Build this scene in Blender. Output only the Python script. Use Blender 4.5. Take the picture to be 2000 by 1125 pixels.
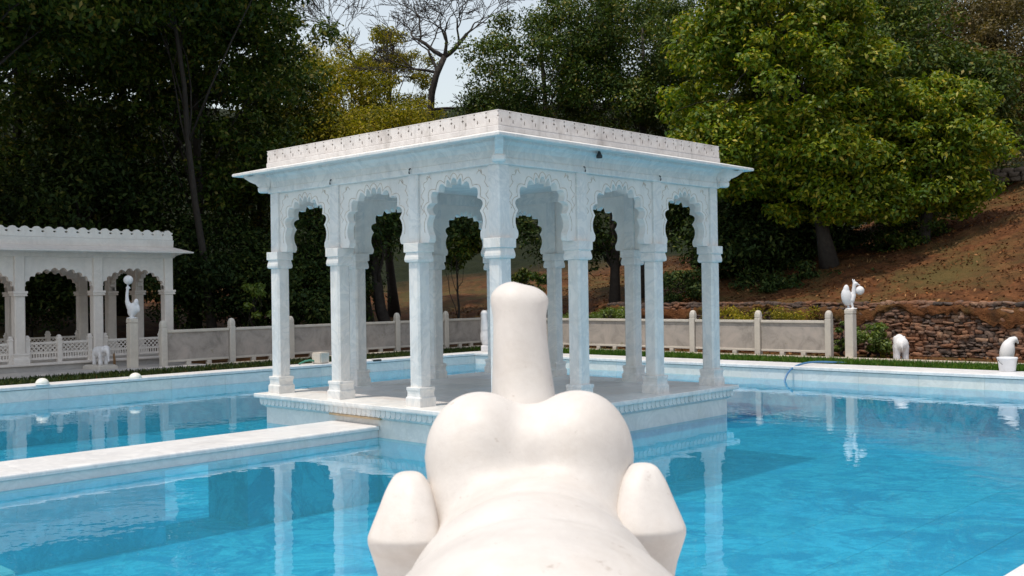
import bpy, bmesh, math, random
import numpy as np
from mathutils import Vector, Matrix

# ------------------------------------------------------------------ clear
for o in list(bpy.data.objects):
    bpy.data.objects.remove(o)
S = bpy.context.scene
COL = S.collection
R = math.radians

# ------------------------------------------------------------------ camera
F_PX, PITCH, ROLL = 2035.8, 0.0037, 0.0148
CAM = Vector((0.1385, -12.4516, 1.4563))
cd = bpy.data.cameras.new('camera')
cam = bpy.data.objects.new('camera', cd)
COL.objects.link(cam)
S.camera = cam
cd.sensor_width = 36.0
cd.lens = 36.0 * F_PX / 2000.0
cd.clip_start = 0.05
cd.clip_end = 2000
_fw = Vector((0, math.cos(PITCH), math.sin(PITCH)))
_zz = Vector((0, -math.sin(PITCH), math.cos(PITCH)))
_xx = Vector((1, 0, 0))
_rt = _xx * math.cos(ROLL) - _zz * math.sin(ROLL)
_up = _xx * math.sin(ROLL) + _zz * math.cos(ROLL)
mw = Matrix((( _rt.x, _up.x, -_fw.x, CAM.x), (_rt.y, _up.y, -_fw.y, CAM.y), (_rt.z, _up.z, -_fw.z, CAM.z), (0, 0, 0, 1)))
cam.matrix_world = mw
cd.dof.use_dof = True
cd.dof.focus_distance = 14.0
cd.dof.aperture_fstop = 9.0

# ------------------------------------------------------------------ sky, sun, exposure
SUN_EL = R(72)
SUN_XY = Vector((-0.79, -0.61)).normalized()
SUN_ROT = math.atan2(SUN_XY.x, SUN_XY.y)
W = bpy.data.worlds.new('World')
S.world = W
W.use_nodes = True
wn = W.node_tree
wn.nodes.clear()
wo = wn.nodes.new('ShaderNodeOutputWorld')
wb = wn.nodes.new('ShaderNodeBackground')
sk = wn.nodes.new('ShaderNodeTexSky')
sk.sky_type = 'NISHITA'
sk.sun_disc = False
sk.sun_elevation = SUN_EL
sk.sun_rotation = SUN_ROT
sk.air_density = 1.7
sk.dust_density = 1.0
sk.ozone_density = 3.0
wb.inputs['Strength'].default_value = 0.15
hs = wn.nodes.new('ShaderNodeHueSaturation')        # thin high haze: a paler sky all round
hs.inputs['Saturation'].default_value = 0.42
hs.inputs['Value'].default_value = 1.0
wn.links.new(sk.outputs[0], hs.inputs['Color'])
wn.links.new(hs.outputs[0], wb.inputs['Color'])
wn.links.new(wb.outputs[0], wo.inputs['Surface'])

sl = bpy.data.lights.new('sun', 'SUN')
sl.energy = 2.8
sl.angle = R(0.9)
sl.color = (1.0, 0.91, 0.79)
sun = bpy.data.objects.new('sun', sl)
COL.objects.link(sun)
sv = Vector((SUN_XY.x * math.cos(SUN_EL), SUN_XY.y * math.cos(SUN_EL), math.sin(SUN_EL)))
sun.rotation_euler = (-sv).to_track_quat('-Z', 'Y').to_euler()

S.render.engine = 'CYCLES'
S.view_settings.view_transform = 'Standard'
S.view_settings.look = 'None'
S.view_settings.gamma = 1.0
S.view_settings.exposure = 0.14
S.view_settings.use_curve_mapping = False
S.cycles.max_bounces = 10
S.cycles.diffuse_bounces = 4
S.cycles.transparent_max_bounces = 16
S.render.resolution_x, S.render.resolution_y = 1024, 576

# ------------------------------------------------------------------ frame of the pool and pavilion
TH = math.pi / 2 - 0.7563          # local x runs right-back, local y runs left-back
CT, ST = math.cos(TH), math.sin(TH)
ZW = -0.443                        # water level
G = -0.20                          # ground level


def wl(x, y, z=0.0):
    return Vector((CT * x - ST * y, ST * x + CT * y, z))


def lw(X, Y):
    return (CT * X + ST * Y, -ST * X + CT * Y)


def at(px, D):
    """world X, Y of the column px of the photograph at distance D"""
    return CAM.x + (px - 1000) / F_PX * D, CAM.y + D


def zat(px, py, D):
    return CAM.z + (570 - 0.0148 * (px - 1000) - py) / F_PX * D


# ------------------------------------------------------------------ materials
def nodes(name):
    m = bpy.data.materials.new(name)
    m.use_nodes = True
    nt = m.node_tree
    return m, nt, nt.nodes['Principled BSDF']


def ramp(nt, fac, stops):
    r = nt.nodes.new('ShaderNodeValToRGB')
    el = r.color_ramp.elements
    while len(el) < len(stops):
        el.new(0.5)
    for e, (p, c) in zip(el, stops):
        e.position = p
        e.color = (*c, 1) if len(c) == 3 else c
    nt.links.new(fac, r.inputs['Fac'])
    return r.outputs['Color']


def noise(nt, vec, scale, detail=4, rough=0.55, dist=0.0, mapping=None):
    n = nt.nodes.new('ShaderNodeTexNoise')
    n.inputs['Scale'].default_value = scale
    n.inputs['Detail'].default_value = detail
    n.inputs['Roughness'].default_value = rough
    n.inputs['Distortion'].default_value = dist
    if mapping:
        mp = nt.nodes.new('ShaderNodeMapping')
        mp.inputs['Scale'].default_value = mapping
        nt.links.new(vec, mp.inputs['Vector'])
        vec = mp.outputs[0]
    nt.links.new(vec, n.inputs['Vector'])
    return n.outputs['Fac']


def mixc(nt, fac, a, b, mode='MIX'):
    m = nt.nodes.new('ShaderNodeMix')
    m.data_type = 'RGBA'
    m.blend_type = mode
    for sock, val in ((m.inputs[0], fac), (m.inputs[6], a), (m.inputs[7], b)):
        if isinstance(val, (int, float)):
            sock.default_value = val
        elif isinstance(val, tuple):
            sock.default_value = (*val, 1)
        else:
            nt.links.new(val, sock)
    return m.outputs[2]


def bump(nt, bsdf, h, strength, dist=0.01):
    b = nt.nodes.new('ShaderNodeBump')
    b.inputs['Strength'].default_value = strength
    b.inputs['Distance'].default_value = dist
    nt.links.new(h, b.inputs['Height'])
    nt.links.new(b.outputs[0], bsdf.inputs['Normal'])


def posn(nt):
    return nt.nodes.new('ShaderNodeNewGeometry').outputs['Position']


def math_n(nt, op, a, b=None):
    m = nt.nodes.new('ShaderNodeMath')
    m.operation = op
    for s, v in zip(m.inputs, (a, b)):
        if v is None:
            continue
        if isinstance(v, (int, float)):
            s.default_value = v
        else:
            nt.links.new(v, s)
    return m.outputs[0]


def marble(name, base, vein, vs=0.35, stain=None, stain_amt=0.3, rough=0.45, scale=1.0, piece=0.08, streak=0.0, bmp=0.15):
    m, nt, b = nodes(name)
    P = posn(nt)
    oi = nt.nodes.new('ShaderNodeObjectInfo')
    # shift the pattern from piece to piece
    vm = nt.nodes.new('ShaderNodeVectorMath')
    vm.operation = 'SCALE'
    vm.inputs[0].default_value = (7.3, 3.1, 5.7)
    nt.links.new(oi.outputs['Random'], vm.inputs['Scale'])
    va = nt.nodes.new('ShaderNodeVectorMath')
    nt.links.new(P, va.inputs[0])
    nt.links.new(vm.outputs[0], va.inputs[1])
    V = va.outputs[0] if piece > 0 else P
    n1 = noise(nt, V, 1.6 * scale, 8, 0.62, 2.2, (1, 1.6, 1.3))
    v1 = ramp(nt, n1, [(0.42, (0, 0, 0)), (0.49, (1, 1, 1)), (0.51, (1, 1, 1)), (0.6, (0, 0, 0))])
    n2 = noise(nt, V, 4.0 * scale, 5, 0.6, 0.8)
    f = math_n(nt, 'MULTIPLY', v1, math_n(nt, 'MULTIPLY', n2, vs * 1.6))
    c = mixc(nt, f, base, vein)
    n3 = noise(nt, P, 0.9 * scale, 5, 0.65, 0.4)
    cl = ramp(nt, n3, [(0.35, (0.86, 0.86, 0.87)), (0.65, (1, 1, 1))])
    c = mixc(nt, 0.8, c, cl, 'MULTIPLY')
    if piece > 0:
        pr = ramp(nt, oi.outputs['Random'], [(0, (1 - piece,) * 3), (0.5, (1, 1 - piece * .3, 1 - piece * .6)), (1, (1 - piece * .5, 1 - piece * .3, 1))])
        c = mixc(nt, 1.0, c, pr, 'MULTIPLY')
    if stain:
        s = noise(nt, P, 2.7, 6, 0.7, 0.3)
        sf = ramp(nt, s, [(0.5, (0, 0, 0)), (0.72, (1, 1, 1))])
        c = mixc(nt, math_n(nt, 'MULTIPLY', sf, stain_amt), c, stain)
    if streak > 0:
        s = noise(nt, P, 7.0, 4, 0.6, 0.2, (1, 1, 0.12))
        sf = ramp(nt, s, [(0.55, (0, 0, 0)), (0.75, (1, 1, 1))])
        c = mixc(nt, math_n(nt, 'MULTIPLY', sf, streak), c, (0.25, 0.23, 0.2))
    nt.links.new(c, b.inputs['Base Color'])
    rr = ramp(nt, n2, [(0.3, (rough - .08,) * 3), (0.7, (rough + .12,) * 3)])
    nt.links.new(rr, b.inputs['Roughness'])
    b.inputs['Specular IOR Level'].default_value = 0.4
    h = noise(nt, P, 60, 4, 0.6)
    bump(nt, b, h, bmp, 0.004)
    return m


def simple(name, color, rough=0.6, var=0.15, nscale=20, metallic=0.0, bmp=0.2):
    m, nt, b = nodes(name)
    P = posn(nt)
    n = noise(nt, P, nscale, 5, 0.6)
    lo = tuple(c * (1 - var) for c in color)
    hi = tuple(min(1, c * (1 + var)) for c in color)
    nt.links.new(ramp(nt, n, [(0.3, lo), (0.7, hi)]), b.inputs['Base Color'])
    b.inputs['Roughness'].default_value = rough
    b.inputs['Metallic'].default_value = metallic
    bump(nt, b, n, bmp, 0.01)
    return m


def leafmat(name, stops, trans=0.25, rough=0.42, spec=0.5, tcol=None):
    m, nt, b = nodes(name)
    g = nt.nodes.new('ShaderNodeNewGeometry')
    c0 = ramp(nt, g.outputs['Random Per Island'], stops)
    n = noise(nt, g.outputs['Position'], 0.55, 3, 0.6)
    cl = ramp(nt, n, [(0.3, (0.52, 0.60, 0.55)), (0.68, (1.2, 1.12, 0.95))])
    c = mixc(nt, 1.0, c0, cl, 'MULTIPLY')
    nt.links.new(c, b.inputs['Base Color'])
    b.inputs['Roughness'].default_value = rough
    b.inputs['Specular IOR Level'].default_value = spec
    t = nt.nodes.new('ShaderNodeBsdfTranslucent')
    tc = mixc(nt, 1.0, c, tcol or (1.3, 1.35, 0.5), 'MULTIPLY')
    nt.links.new(tc, t.inputs['Color'])
    mx = nt.nodes.new('ShaderNodeMixShader')
    mx.inputs[0].default_value = trans
    nt.links.new(b.outputs[0], mx.inputs[1])
    nt.links.new(t.outputs[0], mx.inputs[2])
    nt.links.new(mx.outputs[0], nt.nodes['Material Output'].inputs['Surface'])
    return m


MT = {}
MT['marble'] = marble('white_marble', (0.83, 0.80, 0.765), (0.48, 0.52, 0.54), 0.4, (0.56, 0.50, 0.42), 0.28, 0.42, piece=0.03, streak=0.2)
MT['carved'] = marble('carved_marble', (0.84, 0.80, 0.755), (0.6, 0.6, 0.6), 0.2, (0.55, 0.47, 0.4), 0.22, 0.55, piece=0.03, streak=0.14, bmp=0.4)
MT['parapet'] = marble('weathered_marble', (0.80, 0.76, 0.73), (0.55, 0.5, 0.48), 0.3, (0.34, 0.29, 0.26), 0.5, 0.6, piece=0.03, streak=0.42, bmp=0.5)
MT['recess'] = marble('recess_shade_marble', (0.36, 0.32, 0.29), (0.2, 0.18, 0.16), 0.4, (0.1, 0.09, 0.08), 0.6, 0.8, piece=0.0)  # shade of the parapet holes put into the backing colour behind the merlons
MT['groove'] = simple('grimy_carving_line', (0.55, 0.47, 0.39), 0.8, 0.3, 30)
MT['floor'] = marble('floor_marble', (0.80, 0.75, 0.71), (0.6, 0.56, 0.56), 0.4, (0.6, 0.52, 0.46), 0.25, 0.38, piece=0.10)
MT['coping'] = marble('coping_marble', (0.80, 0.79, 0.78), (0.55, 0.55, 0.57), 0.45, (0.6, 0.56, 0.5), 0.2, 0.4, piece=0.06, streak=0.03)
MT['pwall'] = marble('pool_wall_marble', (0.78, 0.77, 0.74), (0.52, 0.54, 0.54), 0.35, (0.55, 0.54, 0.46), 0.3, 0.45, piece=0.10, streak=0.1)
MT['pfloor'] = marble('pool_floor_stone', (0.26, 0.70, 0.85), (0.08, 0.40, 0.60), 0.9, (0.12, 0.45, 0.62), 0.4, 0.5, scale=0.7, piece=0.16)
MT['statue'] = marble('statue_marble', (0.72, 0.68, 0.645), (0.58, 0.54, 0.51), 0.05, (0.50, 0.41, 0.33), 0.30, 0.5, scale=2.3, piece=0.0, bmp=0.25)


def pit(m):
    nt = m.node_tree
    b = nt.nodes['Principled BSDF']
    P = posn(nt)
    src = b.inputs['Base Color'].links[0].from_socket
    n = noise(nt, P, 26, 3, 0.7)
    c = mixc(nt, ramp(nt, n, [(0.66, (0, 0, 0)), (0.74, (0.55, 0.55, 0.55))]), src, (0.42, 0.35, 0.30))
    n2 = noise(nt, P, 5.0, 6, 0.7, 0.2)
    c = mixc(nt, 0.7, c, ramp(nt, n2, [(0.32, (0.86, 0.83, 0.80)), (0.6, (1.03, 1.02, 1.0))]), 'MULTIPLY')
    nt.links.new(c, b.inputs['Base Color'])
    h = math_n(nt, 'ADD', n2, math_n(nt, 'MULTIPLY', noise(nt, P, 70, 4, .65), .35))
    bump(nt, b, h, 0.22, 0.012)


pit(MT['statue'])


def smudge(m):
    # grime lying in streaks and patches on the pool floor
    nt = m.node_tree
    b = nt.nodes['Principled BSDF']
    P = posn(nt)
    src = b.inputs['Base Color'].links[0].from_socket
    n = noise(nt, P, 0.8, 7, 0.72, 1.6)
    n2 = noise(nt, P, 0.23, 3, 0.6, 0.5)
    f = math_n(nt, 'MULTIPLY', ramp(nt, n, [(0.48, (0, 0, 0)), (0.57, (0.95, 0.95, 0.95))]), ramp(nt, n2, [(0.35, (0.25, 0.25, 0.25)), (0.6, (1, 1, 1))]))
    c = mixc(nt, f, src, (0.03, 0.22, 0.42))
    nt.links.new(c, b.inputs['Base Color'])


smudge(MT['pfloor'])
MT['statue2'] = marble('small_statue_marble', (0.80, 0.78, 0.78), (0.6, 0.6, 0.62), 0.3, (0.55, 0.5, 0.45), 0.2, 0.5, piece=0.03)
MT['post'] = marble('post_sandstone', (0.66, 0.60, 0.52), (0.5, 0.46, 0.42), 0.3, (0.4, 0.36, 0.3), 0.35, 0.65, piece=0.06, streak=0.15)
MT['lime'] = marble('limewashed_stone', (0.76, 0.70, 0.64), (0.55, 0.51, 0.47), 0.25, (0.5, 0.44, 0.38), 0.3, 0.6, piece=0.04, streak=0.12)
MT['ochre'] = simple('rust_stained_stone', (0.50, 0.36, 0.22), 0.7, 0.25, 9)
MT['terrace'] = marble('terrace_stone', (0.50, 0.47, 0.44), (0.36, 0.34, 0.33), 0.4, (0.35, 0.31, 0.27), 0.4, 0.65, piece=0.10)
MT['kerb'] = simple('kerb_stone', (0.46, 0.40, 0.32), 0.8, 0.25, 5)
MT['dark_metal'] = simple('dark_metal', (0.03, 0.03, 0.03), 0.5, 0.2)
MT['blue_hose'] = simple('blue_hose', (0.06, 0.17, 0.33), 0.4, 0.15)
MT['green_hose'] = simple('green_hose', (0.05, 0.22, 0.15), 0.4, 0.15)
MT['wood'] = simple('brown_wood', (0.25, 0.14, 0.06), 0.7, 0.3, 14)
MT['white_plastic'] = simple('white_plastic', (0.74, 0.74, 0.76), 0.35, 0.06, 10, bmp=0.05)
MT['glass_dome'] = simple('opal_lamp', (0.78, 0.76, 0.68), 0.25, 0.05, bmp=0.05)
MT['soil'] = simple('dark_soil', (0.055, 0.04, 0.028), 0.95, 0.5, 6)
MT['bark_dark'] = simple('dark_bark', (0.032, 0.025, 0.02), 0.9, 0.4, 9, bmp=0.8)
MT['bark_grey'] = simple('grey_bark', (0.10, 0.085, 0.075), 0.9, 0.4, 9, bmp=0.8)


def screen_mat():
    m, nt, b = nodes('fence_screen')
    P = posn(nt)
    w = nt.nodes.new('ShaderNodeTexWave')
    w.wave_type = 'BANDS'
    w.bands_direction = 'Z'
    w.inputs['Scale'].default_value = 16.0
    w.inputs['Distortion'].default_value = 0.6
    w.inputs['Detail'].default_value = 2
    nt.links.new(P, w.inputs['Vector'])
    n = noise(nt, P, 2.2, 7, 0.72, 0.6)
    c = ramp(nt, n, [(0.3, (0.24, 0.215, 0.19)), (0.5, (0.42, 0.37, 0.33)), (0.72, (0.54, 0.46, 0.41))])
    c = mixc(nt, math_n(nt, 'MULTIPLY', w.outputs['Fac'], 0.16), c, (0.22, 0.2, 0.2))
    s = noise(nt, P, 3.4, 5, 0.7)
    c = mixc(nt, ramp(nt, s, [(0.62, (0, 0, 0)), (0.72, (0.8, 0.8, 0.8))]), c, (0.20, 0.19, 0.10))
    nt.links.new(c, b.inputs['Base Color'])
    b.inputs['Roughness'].default_value = 0.85
    bump(nt, b, w.outputs['Fac'], 0.5, 0.01)
    return m


MT['screen'] = screen_mat()


def ground_mat():
    m, nt, b = nodes('hillside_earth')
    P = posn(nt)
    n1 = noise(nt, P, 0.35, 8, 0.68, 0.6)
    n2 = noise(nt, P, 2.6, 7, 0.7, 0.3)
    n3 = noise(nt, P, 14.0, 4, 0.7)
    c = ramp(nt, n2, [(0.28, (0.04, 0.02, 0.010)), (0.45, (0.10, 0.040, 0.016)), (0.6, (0.175, 0.070, 0.027)), (0.8, (0.26, 0.135, 0.065))])
    c = mixc(nt, ramp(nt, n1, [(0.45, (0, 0, 0)), (0.62, (0.75, 0.75, 0.75))]), c, (0.10, 0.085, 0.028))
    c = mixc(nt, ramp(nt, n3, [(0.6, (0, 0, 0)), (0.72, (0.7, 0.7, 0.7))]), c, (0.05, 0.035, 0.02))
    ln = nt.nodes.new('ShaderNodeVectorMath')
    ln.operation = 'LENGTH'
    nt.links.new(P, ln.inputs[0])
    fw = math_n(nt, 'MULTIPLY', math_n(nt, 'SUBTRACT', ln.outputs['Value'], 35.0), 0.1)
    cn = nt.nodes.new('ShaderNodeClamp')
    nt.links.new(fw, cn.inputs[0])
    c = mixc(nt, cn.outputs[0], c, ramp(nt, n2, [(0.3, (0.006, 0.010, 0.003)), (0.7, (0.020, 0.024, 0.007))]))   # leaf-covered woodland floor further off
    nt.links.new(c, b.inputs['Base Color'])
    b.inputs['Roughness'].default_value = 0.95
    b.inputs['Specular IOR Level'].default_value = 0.15
    h = math_n(nt, 'ADD', n2, math_n(nt, 'MULTIPLY', n3, 0.5))
    bump(nt, b, h, 1.0, 0.12)
    return m


MT['earth'] = ground_mat()


def rubble_mat():
    m, nt, b = nodes('rubble_stone')
    P = posn(nt)
    oi = nt.nodes.new('ShaderNodeObjectInfo')
    c = ramp(nt, oi.outputs['Random'], [(0.0, (0.055, 0.045, 0.042)), (0.25, (0.12, 0.085, 0.068)), (0.5, (0.19, 0.095, 0.055)), (0.7, (0.17, 0.13, 0.11)), (0.88, (0.25, 0.15, 0.095)), (1.0, (0.36, 0.27, 0.20))])
    n = noise(nt, P, 9, 6, 0.65)
    c = mixc(nt, 0.8, c, ramp(nt, n, [(0.3, (0.55, 0.5, 0.48)), (0.7, (1.3, 1.2, 1.1))]), 'MULTIPLY')
    n2 = noise(nt, P, 2.0, 4, 0.6)
    c = mixc(nt, ramp(nt, n2, [(0.45, (0, 0, 0)), (0.62, (0.75, 0.75, 0.75))]), c, (0.24, 0.10, 0.045))
    nt.links.new(c, b.inputs['Base Color'])
    b.inputs['Roughness'].default_value = 0.9
    bump(nt, b, n, 0.8, 0.02)
    return m


MT['rubble'] = rubble_mat()
MT['rubble_grey'] = simple('grey_terrace_stone', (0.13, 0.10, 0.075), 0.9, 0.35, 5, bmp=0.6)


def water_mat():
    m, nt, b = nodes('pool_water')
    nt.nodes.remove(b)
    P = posn(nt)
    n1 = noise(nt, P, 1.3, 3, 0.5, 0.4)
    n2 = noise(nt, P, 6.5, 2, 0.5, 0.3)
    h = math_n(nt, 'ADD', n1, math_n(nt, 'MULTIPLY', n2, 0.16))
    bp = nt.nodes.new('ShaderNodeBump')
    bp.inputs['Strength'].default_value = 0.055
    bp.inputs['Distance'].default_value = 0.1
    nt.links.new(h, bp.inputs['Height'])
    fr = nt.nodes.new('ShaderNodeFresnel')
    fr.inputs['IOR'].default_value = 1.333
    nt.links.new(bp.outputs[0], fr.inputs['Normal'])
    tr = nt.nodes.new('ShaderNodeBsdfTransparent')
    tr.inputs['Color'].default_value = (0.40, 0.85, 0.965, 1)
    gl = nt.nodes.new('ShaderNodeBsdfGlossy')
    gl.inputs['Roughness'].default_value = 0.015
    gl.inputs['Color'].default_value = (1, 1, 1, 1)
    nt.links.new(bp.outputs[0], gl.inputs['Normal'])
    mx = nt.nodes.new('ShaderNodeMixShader')
    nt.links.new(fr.outputs[0], mx.inputs[0])
    df = nt.nodes.new('ShaderNodeBsdfDiffuse')          # light scattered back by the water itself
    df.inputs['Color'].default_value = (0.09, 0.59, 0.79, 1)
    m2 = nt.nodes.new('ShaderNodeMixShader')
    m2.inputs[0].default_value = 0.26
    nt.links.new(tr.outputs[0], m2.inputs[1])
    nt.links.new(df.outputs[0], m2.inputs[2])
    nt.links.new(m2.outputs[0], mx.inputs[1])
    nt.links.new(gl.outputs[0], mx.inputs[2])
    nt.links.new(mx.outputs[0], nt.nodes['Material Output'].inputs['Surface'])
    return m


MT['water'] = water_mat()
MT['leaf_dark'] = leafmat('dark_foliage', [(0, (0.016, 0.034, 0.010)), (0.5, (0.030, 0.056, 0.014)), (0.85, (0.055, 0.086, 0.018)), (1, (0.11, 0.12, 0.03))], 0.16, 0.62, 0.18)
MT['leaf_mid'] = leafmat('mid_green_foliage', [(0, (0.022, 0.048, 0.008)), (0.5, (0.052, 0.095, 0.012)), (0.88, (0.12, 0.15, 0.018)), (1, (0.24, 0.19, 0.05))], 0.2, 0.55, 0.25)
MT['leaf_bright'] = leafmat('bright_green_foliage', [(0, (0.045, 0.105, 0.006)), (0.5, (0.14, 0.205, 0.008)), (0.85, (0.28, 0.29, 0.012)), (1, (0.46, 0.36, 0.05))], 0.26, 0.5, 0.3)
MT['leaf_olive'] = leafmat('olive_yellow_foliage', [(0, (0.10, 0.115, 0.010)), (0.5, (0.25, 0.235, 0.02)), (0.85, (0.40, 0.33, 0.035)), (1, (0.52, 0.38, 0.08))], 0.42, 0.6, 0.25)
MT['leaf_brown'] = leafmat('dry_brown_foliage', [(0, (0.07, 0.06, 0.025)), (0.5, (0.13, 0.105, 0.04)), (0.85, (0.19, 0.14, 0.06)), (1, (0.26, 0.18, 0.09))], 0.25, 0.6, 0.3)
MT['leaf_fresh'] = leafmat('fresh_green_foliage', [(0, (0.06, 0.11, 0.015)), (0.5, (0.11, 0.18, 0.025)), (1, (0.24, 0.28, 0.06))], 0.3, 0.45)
MT['grass'] = leafmat('lawn_grass', [(0, (0.035, 0.10, 0.012)), (0.6, (0.07, 0.175, 0.02)), (1, (0.16, 0.22, 0.04))], 0.35, 0.6, 0.2)
MT['litter'] = leafmat('fallen_leaves', [(0, (0.07, 0.03, 0.013)), (0.4, (0.13, 0.05, 0.02)), (0.75, (0.22, 0.085, 0.03)), (1, (0.32, 0.18, 0.09))], 0.1, 0.8, 0.15, (1.0, 0.8, 0.6))
MT['straw'] = leafmat('dry_grass', [(0, (0.13, 0.065, 0.025)), (0.5, (0.24, 0.13, 0.05)), (1, (0.38, 0.25, 0.12))], 0.2, 0.7, 0.2, (1.0, 0.9, 0.7))


# ------------------------------------------------------------------ object helpers
def link(name, me, parent=None, loc=None, rz=None, mat=None):
    o = bpy.data.objects.new(name, me)
    COL.objects.link(o)
    if parent is not None:
        o.parent = parent
    if loc is not None:
        o.location = loc
    if rz is not None:
        o.rotation_euler = (0, 0, rz)
    if mat is not None and me is not None and not me.materials:
        me.materials.append(MT[mat] if isinstance(mat, str) else mat)
    return o


def tag(o, label, cat=None, group=None, kind=None):
    o['label'] = label
    if cat:
        o['category'] = cat
    if group:
        o['group'] = group
    if kind:
        o['kind'] = kind
    return o


def empty(name, loc, rz=0.0):
    o = bpy.data.objects.new(name, None)
    COL.objects.link(o)
    o.location = loc
    o.rotation_euler = (0, 0, rz)
    o.empty_display_size = 0.1
    return o


def pyd(name, v, f, smooth=False):
    me = bpy.data.meshes.new(name)
    me.from_pydata([tuple(p) for p in v], [], f)
    me.update()
    if smooth:
        me.shade_smooth()
    return me


def bmesh_me(name, bm, smooth=False):
    bmesh.ops.recalc_face_normals(bm, faces=bm.faces)
    me = bpy.data.meshes.new(name)
    bm.to_mesh(me)
    bm.free()
    if smooth:
        me.shade_smooth()
    return me


def bbox(bm, x0, x1, y0, y1, z0, z1, bev=0.0, seg=1):
    vs = [bm.verts.new((x, y, z)) for x in (x0, x1) for y in (y0, y1) for z in (z0, z1)]
    fs = [(0, 1, 3, 2), (4, 6, 7, 5), (0, 4, 5, 1), (2, 3, 7, 6), (0, 2, 6, 4), (1, 5, 7, 3)]
    faces = [bm.faces.new([vs[i] for i in f]) for f in fs]
    if bev > 0:
        es = set(e for f in faces for e in f.edges)
        bmesh.ops.bevel(bm, geom=list(es), offset=bev, segments=seg, affect='EDGES')
    return faces


def box_me(name, x0, x1, y0, y1, z0, z1, bev=0.0, seg=1):
    bm = bmesh.new()
    bbox(bm, x0, x1, y0, y1, z0, z1, bev, seg)
    return bmesh_me(name, bm)


def loft(sections, closed_caps=True):
    """sections: list of loops (lists of xyz) with equal counts"""
    v, f = [], []
    n = len(sections[0])
    for s in sections:
        v += s
    for k in range(len(sections) - 1):
        for i in range(n):
            j = (i + 1) % n
            f.append((k * n + i, k * n + j, (k + 1) * n + j, (k + 1) * n + i))
    if closed_caps:
        f.append(tuple(reversed(range(n))))
        f.append(tuple((len(sections) - 1) * n + i for i in range(n)))
    return v, f


def sq(h, z, ch=0.0, cx=0.0, cy=0.0):
    if ch <= 0:
        return [(cx - h, cy - h, z), (cx + h, cy - h, z), (cx + h, cy + h, z), (cx - h, cy + h, z)]
    c = h - ch
    return [(cx - c, cy - h, z), (cx + c, cy - h, z), (cx + h, cy - c, z), (cx + h, cy + c, z),
            (cx + c, cy + h, z), (cx - c, cy + h, z), (cx - h, cy + c, z), (cx - h, cy - c, z)]


def circ(r, z, n=16, cx=0, cy=0):
    return [(cx + r * math.cos(2 * math.pi * i / n), cy + r * math.sin(2 * math.pi * i / n), z) for i in range(n)]


def lathe_me(name, prof, n=20, smooth=True):
    v, f = loft([circ(r, z, n) for z, r in prof])
    return pyd(name, v, f, smooth)


def sweep_rect(x0, x1, y0, y1, prof):
    """closed profile of (offset, z) swept round a rectangle"""
    v, f = [], []
    for off, z in prof:
        v += [(x0 - off, y0 - off, z), (x1 + off, y0 - off, z), (x1 + off, y1 + off, z), (x0 - off, y1 + off, z)]
    n = len(prof)
    for k in range(n):
        k2 = (k + 1) % n
        for i in range(4):
            j = (i + 1) % 4
            f.append((k * 4 + i, k * 4 + j, k2 * 4 + j, k2 * 4 + i))
    bm = bmesh.new()
    bv = [bm.verts.new(p) for p in v]
    for q in f:
        bm.faces.new([bv[i] for i in q])
    return bmesh_me('ring', bm)


def prism_y(name, poly, y0, y1, holes=(), bev=0.0):
    """2D polygon in (x, z) with optional holes, extruded along y"""
    bm = bmesh.new()
    loops = [poly] + list(holes)
    es = []
    for lp in loops:
        vs = [bm.verts.new((x, y0, z)) for x, z in lp]
        for i in range(len(vs)):
            es.append(bm.edges.new((vs[i], vs[(i + 1) % len(vs)])))
    bmesh.ops.triangle_fill(bm, use_beauty=True, use_dissolve=False, edges=es)
    r = bmesh.ops.extrude_face_region(bm, geom=list(bm.faces))
    nv = [g for g in r['geom'] if isinstance(g, bmesh.types.BMVert)]
    for vtx in nv:
        vtx.co.y = y1
    return bmesh_me(name, bm)


def tube_data(pts, rad, n=8, base=0):
    pts = [Vector(p) for p in pts]
    v, f = [], []
    up = Vector((0.13, 0.21, 0.97))
    for i, p in enumerate(pts):
        t = (pts[min(i + 1, len(pts) - 1)] - pts[max(i - 1, 0)])
        t = t.normalized() if t.length > 1e-9 else Vector((0, 0, 1))
        a = t.cross(up)
        if a.length < 1e-3:
            a = t.cross(Vector((1, 0, 0)))
        a.normalize()
        b = t.cross(a)
        r = rad[i] if hasattr(rad, '__len__') else rad
        for k in range(n):
            an = 2 * math.pi * k / n
            v.append(p + a * (r * math.cos(an)) + b * (r * math.sin(an)))
    for i in range(len(pts) - 1):
        for k in range(n):
            k2 = (k + 1) % n
            f.append((base + i * n + k, base + i * n + k2, base + (i + 1) * n + k2, base + (i + 1) * n + k))
    f.append(tuple(base + k for k in reversed(range(n))))
    f.append(tuple(base + (len(pts) - 1) * n + k for k in range(n)))
    return v, f


def tube_me(name, pts, rad, n=8, smooth=True):
    v, f = tube_data(pts, rad, n)
    return pyd(name, v, f, smooth)


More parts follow.
